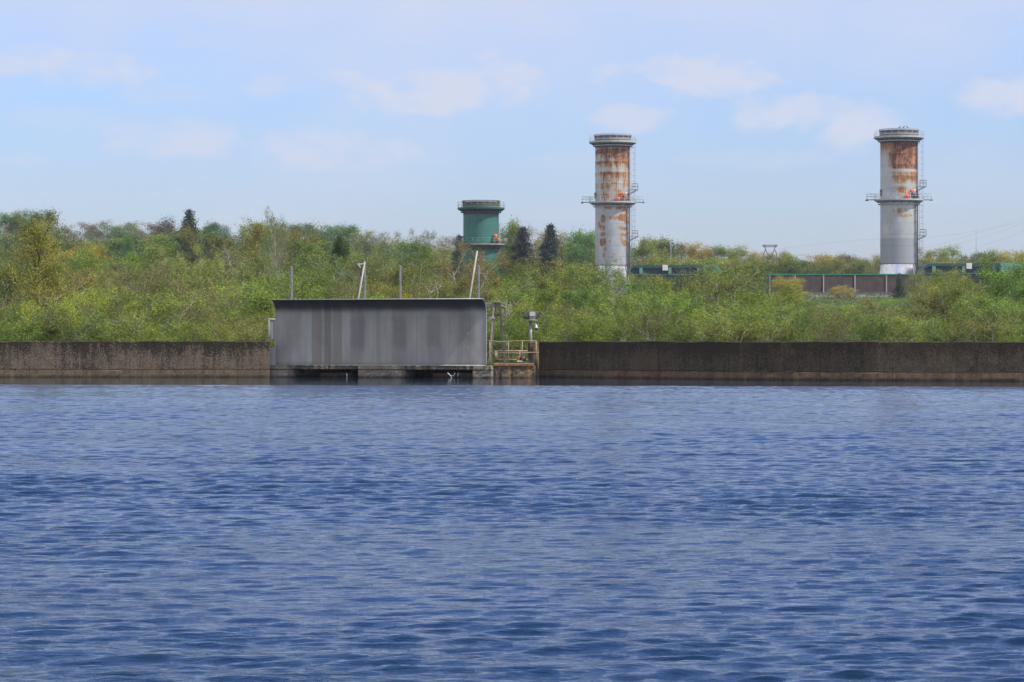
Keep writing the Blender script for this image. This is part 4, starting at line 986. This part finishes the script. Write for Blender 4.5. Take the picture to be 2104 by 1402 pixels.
KIND = {
 'birch1': broad(101, 6, 3.6, 3, .12, 13, 5, 4, 30, .08, .14, .13, .12, .065, M_birch, .005),
 'birch2': broad(102, 6, 3.2, 2, .12, 18, 5, 4, 31, .08, .14, .13, .14, .075, M_birch, .005),
 'birch3': broad(103, 6, 4.0, 4, .05, 12, 5, 4, 28, 0.08, .16, .13, .12, .040, M_bark, .005),
 'shrub1': broad(104, 4, 3.8, 5, .03, 9, 5, 4, 32, 0.08, .16, .09, .15, .035, M_bark, .005),
 'shrub2': broad(105, 4, 4.2, 6, .03, 8, 5, 4, 30, 0.075, .17, .08, .18, .030, M_birch, .005),
 'bare1': broad(106, 6, 4.0, 3, .08, 12, 6, 5, 14, 0.07, .15, .13, .16, .040, M_twig, .007, .15),
 'bare2': broad(107, 6, 3.6, 2, .08, 14, 6, 5, 13, 0.07, .15, .12, .18, .050, M_twig, .007, .2),
 'oak1': broad(108, 8, 6.8, 1, .25, 18, 6, 5, 56, .10, .20, .05, .18, .16, M_barkdk, .007, .03, .7, 1.5, .15),
 'oak2': broad(109, 8, 6.2, 2, .20, 13, 6, 5, 40, 0.095, .19, .05, .24, .13, M_birch, .009, .15, .66, 1.4, .15),
 'round1': broad(110, 8, 6.0, 1, .08, 22, 6, 4, 48, 0.11, .22, .03, .14, .14, M_bark, .008, 0, .55, 1, -.05),
 'round2': broad(111, 8, 5.4, 2, .08, 15, 6, 4, 44, 0.11, .22, .04, .14, .12, M_bark, .008, 0, .55, 1, -.05),
 'airy': broad(112, 9, 5.6, 2, .15, 15, 6, 5, 18, 0.1, .17, .14, .14, .10, M_birch, .008, .1, .6),
 'holly': broad(113, 7, 4.0, 1, .04, 26, 6, 5, 40, 0.1, .18, .04, .10, .12, M_barkdk, .006, 0, .5, 1, -.1),
 'far1': broad(121, 12, 9, 1, .05, 26, 5, 3, 60, 0.25, .55, .01, .15, .20, M_bark, .012, 0, .5, 1, -.2),
 'far2': broad(122, 12, 8, 2, .05, 16, 5, 3, 58, 0.25, .55, .02, .15, .16, M_bark, .012, 0, .5, 1, -.2),
 'far3': broad(123, 12, 8.6, 1, .05, 26, 5, 4, 34, 0.22, .50, .04, .17, .18, M_twig, .018, 0, .5, 1, -.15),
 'farbare': broad(124, 12, 8.4, 2, .06, 16, 6, 5, 9, 0.2, .45, .08, .16, .16, M_twig, .024, .1, .5, 1, -.1),
 'spruce': conifer(131, 12, 7.4, 26, 11, .30, .15, None, 34),
 'pine':   conifer(132, 12, 6.8, 24, 12, .30, 1.2, M_barkdk, 32),
}
used_kind = set()
def make_tree(kind, name, x, y, top, width, col, rz=None, group=None, zb=None):
    tm, cm, zt, wx, _ = KIND[kind]; g = float(ground(x, y)) if zb is None else zb
    if y < 150: g = -.4
    sz = max(.3, (top-g)/zt); sw = width/wx
    t = empty(name, (x, y, g), random.random()*2*PI if rz is None else rz); t.scale = (sw, sw, sz)
    a = link(bpy.data.objects.new('trunk', tm), t); c = link(bpy.data.objects.new('crown', cm), t)
    c.color = (*col, 1); return t
GREEN = (.180,.256,.022); LIME = (.28,.33,.026); MID = (.128,.198,.020); OLIVE = (.212,.236,.025); GOLD = (.33,.285,.028)
BROWN = (.25,.225,.045); DARK = (.055,.11,.022); GREY = (.22,.19,.11); FIRG = (.036,.058,.034); FIRB = (.052,.052,.036)
YEL = (.40,.33,.03); BLUEG = (.12,.175,.055); BRIGHT = (.13,.245,.036)
CW = {id(GREEN):'fresh green', id(LIME):'lime green', id(MID):'mid green', id(OLIVE):'olive green', id(GOLD):'yellow-green', id(BROWN):'reddish brown',
      id(DARK):'dark green', id(GREY):'grey bare', id(FIRG):'dark blue-green', id(FIRB):'blackish', id(YEL):'yellow flowering', id(BLUEG):'muted green', id(BRIGHT):'bright green'}
def jit(c, a=.12):
    f = random.uniform(.68, 1.28); return tuple(max(.005, f*k*(1+random.uniform(-a, a))) for k in c)
LM = [(0,'the left edge'),(562,"the shield's left end"),(745,'the bracketed tube'),(972,'the longest tube'),(1090,'the floodlight mast'),
      (1259,'the middle chimney'),(1400,'the teal hall'),(1553,"the barrier's left end"),(1847,'the right chimney'),(2104,'the right edge')]
ORD = ['first','second','third','fourth','fifth','sixth','seventh','eighth','ninth','tenth','eleventh','twelfth']
NM = {'birch1':('birch_tree','birch','birch'),'birch2':('birch_tree','birch','birch'),'birch3':('birch_tree','birch','birch'),'shrub1':('willow_shrub','willow shrub','shrub'),'shrub2':('willow_shrub','willow shrub','shrub'),
      'bare1':('budding_tree','twiggy tree','tree'),'bare2':('budding_tree','twiggy tree','tree'),'oak1':('oak_tree','oak','oak'),'oak2':('oak_tree','oak','oak'),'round1':('leafy_tree','round tree','tree'),
      'round2':('leafy_tree','round tree','tree'),'airy':('leafy_tree','airy tree','tree'),'holly':('holly_tree','dense tree','tree'),'far1':('woodland_tree','broad tree','tree'),'far2':('woodland_tree','rounded tree','tree'),
      'far3':('woodland_tree','thin-leaved tree','tree'),'farbare':('bare_tree','leafless tree','tree'),'spruce':('spruce_tree','spruce','spruce'),'pine':('pine_tree','ragged conifer','conifer')}
def ordinals(items, rowname, group):      # items: (px, obj, kind, colour) of one row
    items.sort(key=lambda q: q[0]); xs = [q[0] for q in items]
    for i, (px, o, kd, col) in enumerate(items):
        c = min(LM, key=lambda l: abs(l[0]-min(max(px, 0), 2104)) + (30 if l[0] in (0, 2104) else 0))
        if px >= c[0] or c[0] == 0: side = 'right of'; n = sum(1 for x in xs if (c[0] if c[0] else -999) <= x < px)
        else: side = 'left of'; n = sum(1 for x in xs if px < x < c[0])
        if c[0] == 2104: side = 'left of'; n = sum(1 for x in xs if px < x)
        if c[0] == 0: side = 'right of'; n = sum(1 for x in xs if x < px)
        cw = CW[id(col)]; nm = NM[kd]
        if kd == 'farbare': cw = 'grey'
        lab = f"{cw} {nm[1]} in {rowname}, {ORD[min(n, 11)]} {side} {c[1]}"
        if c[0] in (0, 2104): lab = f"{cw} {nm[1]} in {rowname}, {ORD[min(n, 11)]} from {c[1]}"
        tag(o, lab, nm[2], group)
def row(d0, dj, pxs, prof, mix_, rowname, group, wpx, jy=12, wj=.25):
    items = []; px0 = [p[0] for p in prof]; py0 = [p[1] for p in prof]
    for px in pxs:
        d = d0+random.uniform(-dj, dj); px += random.uniform(-10, 10); ytop = float(np.interp(px, px0, py0))+random.uniform(-jy*.6, jy)
        ops = mix_(px); kd, col = random.choice(ops)
        p = P(px, ytop, d); w = wpx*d/F*random.uniform(1-wj, 1+wj)
        if d < 165: p.y = max(p.y, float(wall_y(p.x))+1.9)
        items.append((px, make_tree(kd, NM[kd][0], p.x, p.y, p.z, w, jit(col)), kd, col))
    ordinals(items, rowname, group)

def single(kd, px, ytop, d, wpx, col, label, name=None, cat=None, rz=None):
    p = P(px, ytop, d); o = make_tree(kd, name or NM[kd][0], p.x, p.y, p.z, wpx*d/F, col, rz); tag(o, label, cat or NM[kd][2]); return o

# front rows directly behind the wall
mixA = lambda px: ([('shrub1',GREEN),('shrub2',OLIVE),('birch1',OLIVE),('shrub1',GREEN),('shrub2',MID),('bare1',OLIVE)] if px < 620 else
                   [('shrub1',GREEN),('shrub2',MID),('birch3',GREEN),('birch1',OLIVE),('bare1',OLIVE)])
row(153, 3, range(-40, 2160, 76), [(0,655),(100,640),(300,655),(560,650),(1000,650),(1090,650),(1200,640),(1500,650),(1700,640),(2104,650)], mixA,
    'the front row', 'trees in the front row behind the wall', 135, 14)
mixB = lambda px: ([('birch1',OLIVE),('birch2',GREEN),('bare1',BROWN),('birch3',GREEN),('shrub1',GREEN),('bare2',OLIVE)] if px < 1000 else
                   [('birch1',GREEN),('birch2',GREEN),('birch3',OLIVE),('birch2',MID),('bare1',OLIVE),('birch1',MID)])
row(176, 7, range(-50, 2170, 94), [(0,600),(150,610),(350,590),(560,600),(700,605),(860,620),(1000,600),(1100,600),(1300,600),(1500,600),(1660,648),(1800,645),(1900,635),(2000,600),(2104,595)], mixB,
    'the second row', 'trees in the second row behind the wall', 172, 26)
mixC = lambda px: ([('birch1',GREEN),('birch3',OLIVE),('bare1',BROWN),('birch2',GREEN),('round2',OLIVE)] if px < 1000 else
                   [('birch1',GREEN),('birch2',OLIVE),('birch3',GREEN),('round2',MID),('bare2',OLIVE),('birch1',GREEN)])
row(215, 10, range(-50, 2170, 96), [(0,570),(200,560),(400,555),(560,560),(700,560),(860,585),(960,590),(1050,570),(1150,570),(1260,566),(1330,562),(1400,560),(1450,550),(1500,548),(1560,566),(1620,588),(1680,632),(1780,636),(1840,612),(1880,614),(1930,575),(2000,556),(2104,545)], mixC,
    'the third row', 'trees in the third row behind the wall', 182, 22)
mixD = lambda px: ([('birch3',GREEN),('bare1',BROWN),('round2',OLIVE),('oak2',OLIVE),('airy',GREEN),('birch1',GREEN)] if px < 880 else
                   [('birch1',GREEN),('round2',MID),('round1',OLIVE),('birch3',OLIVE)])
row(290, 14, list(range(-50, 890, 96))+list(range(1030, 1290, 66)), [(0,540),(150,530),(300,530),(430,520),(560,520),(700,530),(860,545),(900,560),(1040,542),(1090,526),(1150,524),(1200,538),(1260,562)], mixD,
    'the fourth row', 'trees on the lower slope', 176, 18)
mixE = lambda px: ([('oak1',GOLD),('round2',OLIVE),('oak2',OLIVE),('oak2',GOLD),('round1',GREEN)] if px < 330 else
                   [('oak1',OLIVE),('oak2',BROWN),('round2',GREEN),('oak1',GOLD),('airy',GREEN),('round1',OLIVE)] if px < 600 else
                   [('round1',GREEN),('oak2',OLIVE),('round2',OLIVE),('airy',GREEN)])
row(385, 14, list(range(-40, 880, 80)), [(-50,510),(130,515),(200,505),(300,512),(370,505),(430,470),(500,468),(560,462),(620,478),(660,500),(700,500),(760,505),(800,490),(860,505),(900,530)], mixE,
    'the upper row', 'trees on the upper slope', 140, 12)
# ridge rows
mixR = lambda px: ([('far1',BLUEG),('far2',MID),('far3',GREY),('far3',OLIVE),('far1',GREEN),('far3',BLUEG)] if px < 700 else
                   [('farbare',GREY),('far3',BROWN),('far3',OLIVE),('far1',BLUEG),('farbare',BROWN)] if px < 1180 else
                   [('far1',OLIVE),('far3',OLIVE),('far2',OLIVE),('far3',BROWN),('far1',MID),('far2',GOLD),('far3',OLIVE)])
row(880, 20, range(-60, 1200, 48), [(-60,440),(0,438),(50,437),(90,440),(112,468),(150,453),(190,460),(240,462),(285,460),(300,466),(340,458),(365,472),(430,466),(500,462),(640,467),(690,466),(735,474),(760,470),(800,480),(825,468),(860,470),(900,482),(940,492),(1000,490),(1045,464),(1100,478),(1200,480)], mixR,
    'the skyline wood', 'trees of the skyline wood', 80, 6)
row(700, 15, range(-40, 1230, 62), [(0,480),(120,490),(300,490),(500,480),(700,490),(860,505),(930,515),(1020,510),(1100,505),(1200,505)], mixR,
    'the lower wood', 'trees of the wood below the skyline', 98, 8)
row(800, 15, range(1290, 2170, 44), [(1290,506),(1340,492),(1400,504),(1480,502),(1540,518),(1580,514),(1640,527),(1680,530),(1720,528),(1780,530),(1880,522),(1920,514),(1990,514),(2020,522),(2060,520),(2104,522)], mixR,
    'the rear belt', 'trees of the belt behind the plant', 78, 7)
row(720, 10, range(1300, 2170, 58), [(1290,532),(2104,540)], mixR, 'the rear bushes', 'bushes behind the plant', 88, 6)

row(415, 25, range(1560, 1960, 56), [(1560,596),(1620,604),(1680,634),(1780,634),(1830,612),(1880,612),(1960,590)], lambda px: [('birch1',GREEN),('round2',OLIVE),('birch3',MID)],
    'the middle thicket', 'trees of the thicket below the pale wall', 84, 7)
# trees that stand out
single('oak1', 58, 453, 205, 235, (.25,.245,.032), 'big yellow-green oak with dark limbs near the left photo edge', rz=.6)
single('oak2', 955, 508, 208, 165, (.22,.175,.034), 'golden oak with pale bare branches in front of the green chimney', rz=2.0)
single('airy', 575, 443, 350, 112, (.17,.20,.05), 'airy pale tree topping the skyline left of the shield posts', rz=1.)
single('holly', 703, 492, 310, 84, DARK, 'dense dark green tree above the middle of the shield')
single('spruce', 389, 434, 640, 104, FIRG, 'pointed dark spruce alone on the skyline, left part of the photo', rz=.3)
single('pine', 1074, 468, 600, 110, FIRB, 'blackish ragged conifer just right of the green chimney')
single('pine', 1131, 462, 590, 92, FIRG, 'taller thin conifer between the green and the middle chimney')
single('pine', 943, 484, 680, 50, FIRG, 'small dark conifer touching the left side of the green chimney')
single('far3', 336, 456, 700, 76, (.10,.09,.05), 'dark brownish round tree just left of the skyline spruce')
single('far1', 1187, 480, 660, 92, BRIGHT, 'bright green round tree just left of the middle chimney')
single('far1', 1040, 460, 640, 60, GREEN, 'green tree peeping right behind the green chimney')
single('far1', 268, 488, 690, 26, BRIGHT, 'very small bright green round tree below the skyline, left')
single('shrub1', 122, 612, 162, 120, LIME, 'brightest lime green shrub behind the left wall')
single('birch1', 195, 590, 168, 110, LIME, 'tall lime green birch behind the left wall')
single('round1', 1535, 547, 262, 120, (.115,.18,.034), 'dense green tree at the left end of the barrier wall')
single('round2', 1478, 549, 255, 90, MID, 'mid green tree in front of the teal hall')
single('farbare', 1252, 556, 560, 84, GREY, 'grey leafless bush hiding the foot of the middle chimney')
single('round1', 2065, 542, 250, 150, (.10,.16,.034), 'large dense green tree at the right photo edge')
single('round2', 1975, 572, 240, 120, MID, 'green tree between the right chimney and the photo edge')
single('pine', 1848, 562, 505, 36, (.07,.095,.045), 'small dark conifer in front of the foot of the right chimney')
single('shrub1', 1622, 571, 520, 62, YEL, 'yellow flowering bush against the barrier wall, leftmost', 'gorse_bush', 'bush')
single('shrub2', 1730, 588, 520, 56, YEL, 'yellow flowering bush at the middle of the barrier wall', 'gorse_bush', 'bush')
single('shrub1', 1900, 590, 520, 62, YEL, 'yellow flowering bush right of the right chimney foot', 'gorse_bush', 'bush')
single('shrub2', 1890, 560, 515, 60, OLIVE, 'olive bush hiding the corner of the right teal hall')
single('far3', 1952, 556, 560, 70, OLIVE, 'thin-leaved tree in front of the right teal hall')
single('birch3', 1320, 566, 420, 80, OLIVE, 'olive tree in front of the left end of the left teal hall')
# bleached dead branches
def dead(px, ytop, d, seed, label, hh=1.6):
    r = np.random.default_rng(seed); p = P(px, ytop, d); g = float(ground(p.x, d)); t = empty('dead_tree', (p.x, d, g)); tag(t, label, 'dead tree')
    sk = Skel(); Ht = p.z-g; st = bend(np.array([0,0,-.2]), np.array([r.normal(0,.2),0,1.]), Ht*.95, 8, r, .12, .05); sk.tube(st, .06, .012, 5)
    for i in range(12):
        k = 3+int(5*r.random()); lb = bend(st[k], np.array([r.normal(0,1), r.normal(0,.6), .6]), hh*(.4+.6*r.random()), 5, r, .22, .05); sk.tube(lb, .028, .008, 4)
        for j in range(4):
            k2 = 1+int(4*r.random()); s2 = bend(lb[k2], np.array([r.normal(0,1), r.normal(0,.6), .5]), hh*.35, 4, r, .25, .05); sk.tube(s2, .013, .006, 3)
    link(bpy.data.objects.new('branches', sk.mesh('branches', M_birch)), t)
dead(1038, 592, 160, 3, 'bleached dead branches above the right end of the shield', 1.3)
dead(925, 560, 188, 4, 'bleached forked dead tree left of the longest pale tube', 2.0)
dead(285, 640, 156, 5, 'pale dead branches low behind the left wall', 1.6)
dead(505, 640, 158, 6, 'pale dead branches left of the shield cabinet', 1.3)
dead(160, 575, 190, 7, 'bleached dead tree below the golden oak', 2.2)
dead(530, 470, 370, 8, 'grey dead branches near the airy skyline tree', 3.0)

# brambles and saplings nobody could count
r = np.random.default_rng(77); n = 70000
x = r.uniform(-36, 36, n)*1.0; y = 142.6+ (r.random(n)**1.4)*34; y = np.maximum(y, wall_y(x)+.75+r.random(n)*.8); y = np.where((x > -13.5) & (x < 3.2), np.maximum(y, 145.2+r.random(n)), y)
hm = .5+1.2*vnoise(x/1.3+9, y/1.3+4, 61)+.6*vnoise(x/.5, y/.5, 62)
z = np.where(y < 150, -.4, ground(x, y)) + hm*r.random(n)**.6
V, Fc, tn = leaves(np.stack([x, y, z], -1), vnoise(x/.8+3, y/.8+2, 63), .085, r)
o = link(bpy.data.objects.new('undergrowth', np_mesh('undergrowth', V, Fc, M_leaf, {'tone': tn}))); o.color = (.115,.155,.034,1); tag(o, 'low green brambles and saplings behind the wall', 'undergrowth', kind='stuff')
n = 170000; x = r.uniform(-1, 1, n); y = 190+r.random(n)*720; x = x*(35+.2*y)
hm = .8+3.2*vnoise(x/5+9, y/5+4, 64)
inplant = (y > 330) & (y < 640) & (x > 8)
hm = np.where(inplant, .6, np.where(y > 690, hm*1.5, hm)); z = ground(x, y)+hm*r.random(n)**.6
V, Fc, tn = leaves(np.stack([x, y, z], -1), vnoise(x/3+3, y/3+2, 65), .36, r)
o = link(bpy.data.objects.new('hillside_scrub', np_mesh('hillside_scrub', V, Fc, M_leaf, {'tone': tn}))); o.color = (.13,.165,.034,1); tag(o, 'low scrub covering the slope between the trees', 'scrub', kind='stuff')

# ------------------------------------------------------------------ air
hz = MB().box(-420, 420, -70, 2350, -1.8, 75).build('haze', None or bpy.data.materials.new('haze_air'))
hm_ = hz.data.materials[0]; hm_.use_nodes = True; t = hm_.node_tree
for n_ in list(t.nodes): t.nodes.remove(n_)
pv = t.nodes.new('ShaderNodeVolumePrincipled'); pv.inputs['Color'].default_value = (.72,.82,.97,1); pv.inputs["Density"].default_value = 0.00009
pv.inputs['Anisotropy'].default_value = .25
oo = t.nodes.new('ShaderNodeOutputMaterial'); t.links.new(pv.outputs[0], oo.inputs['Volume'])
tag(hz, kind='stuff', label='thin bluish air between the camera and the far trees', cat='haze')
print('objects', len(bpy.data.objects), 'verts', sum(len(m_.vertices) for m_ in bpy.data.meshes), {k: v[4] for k, v in KIND.items()})
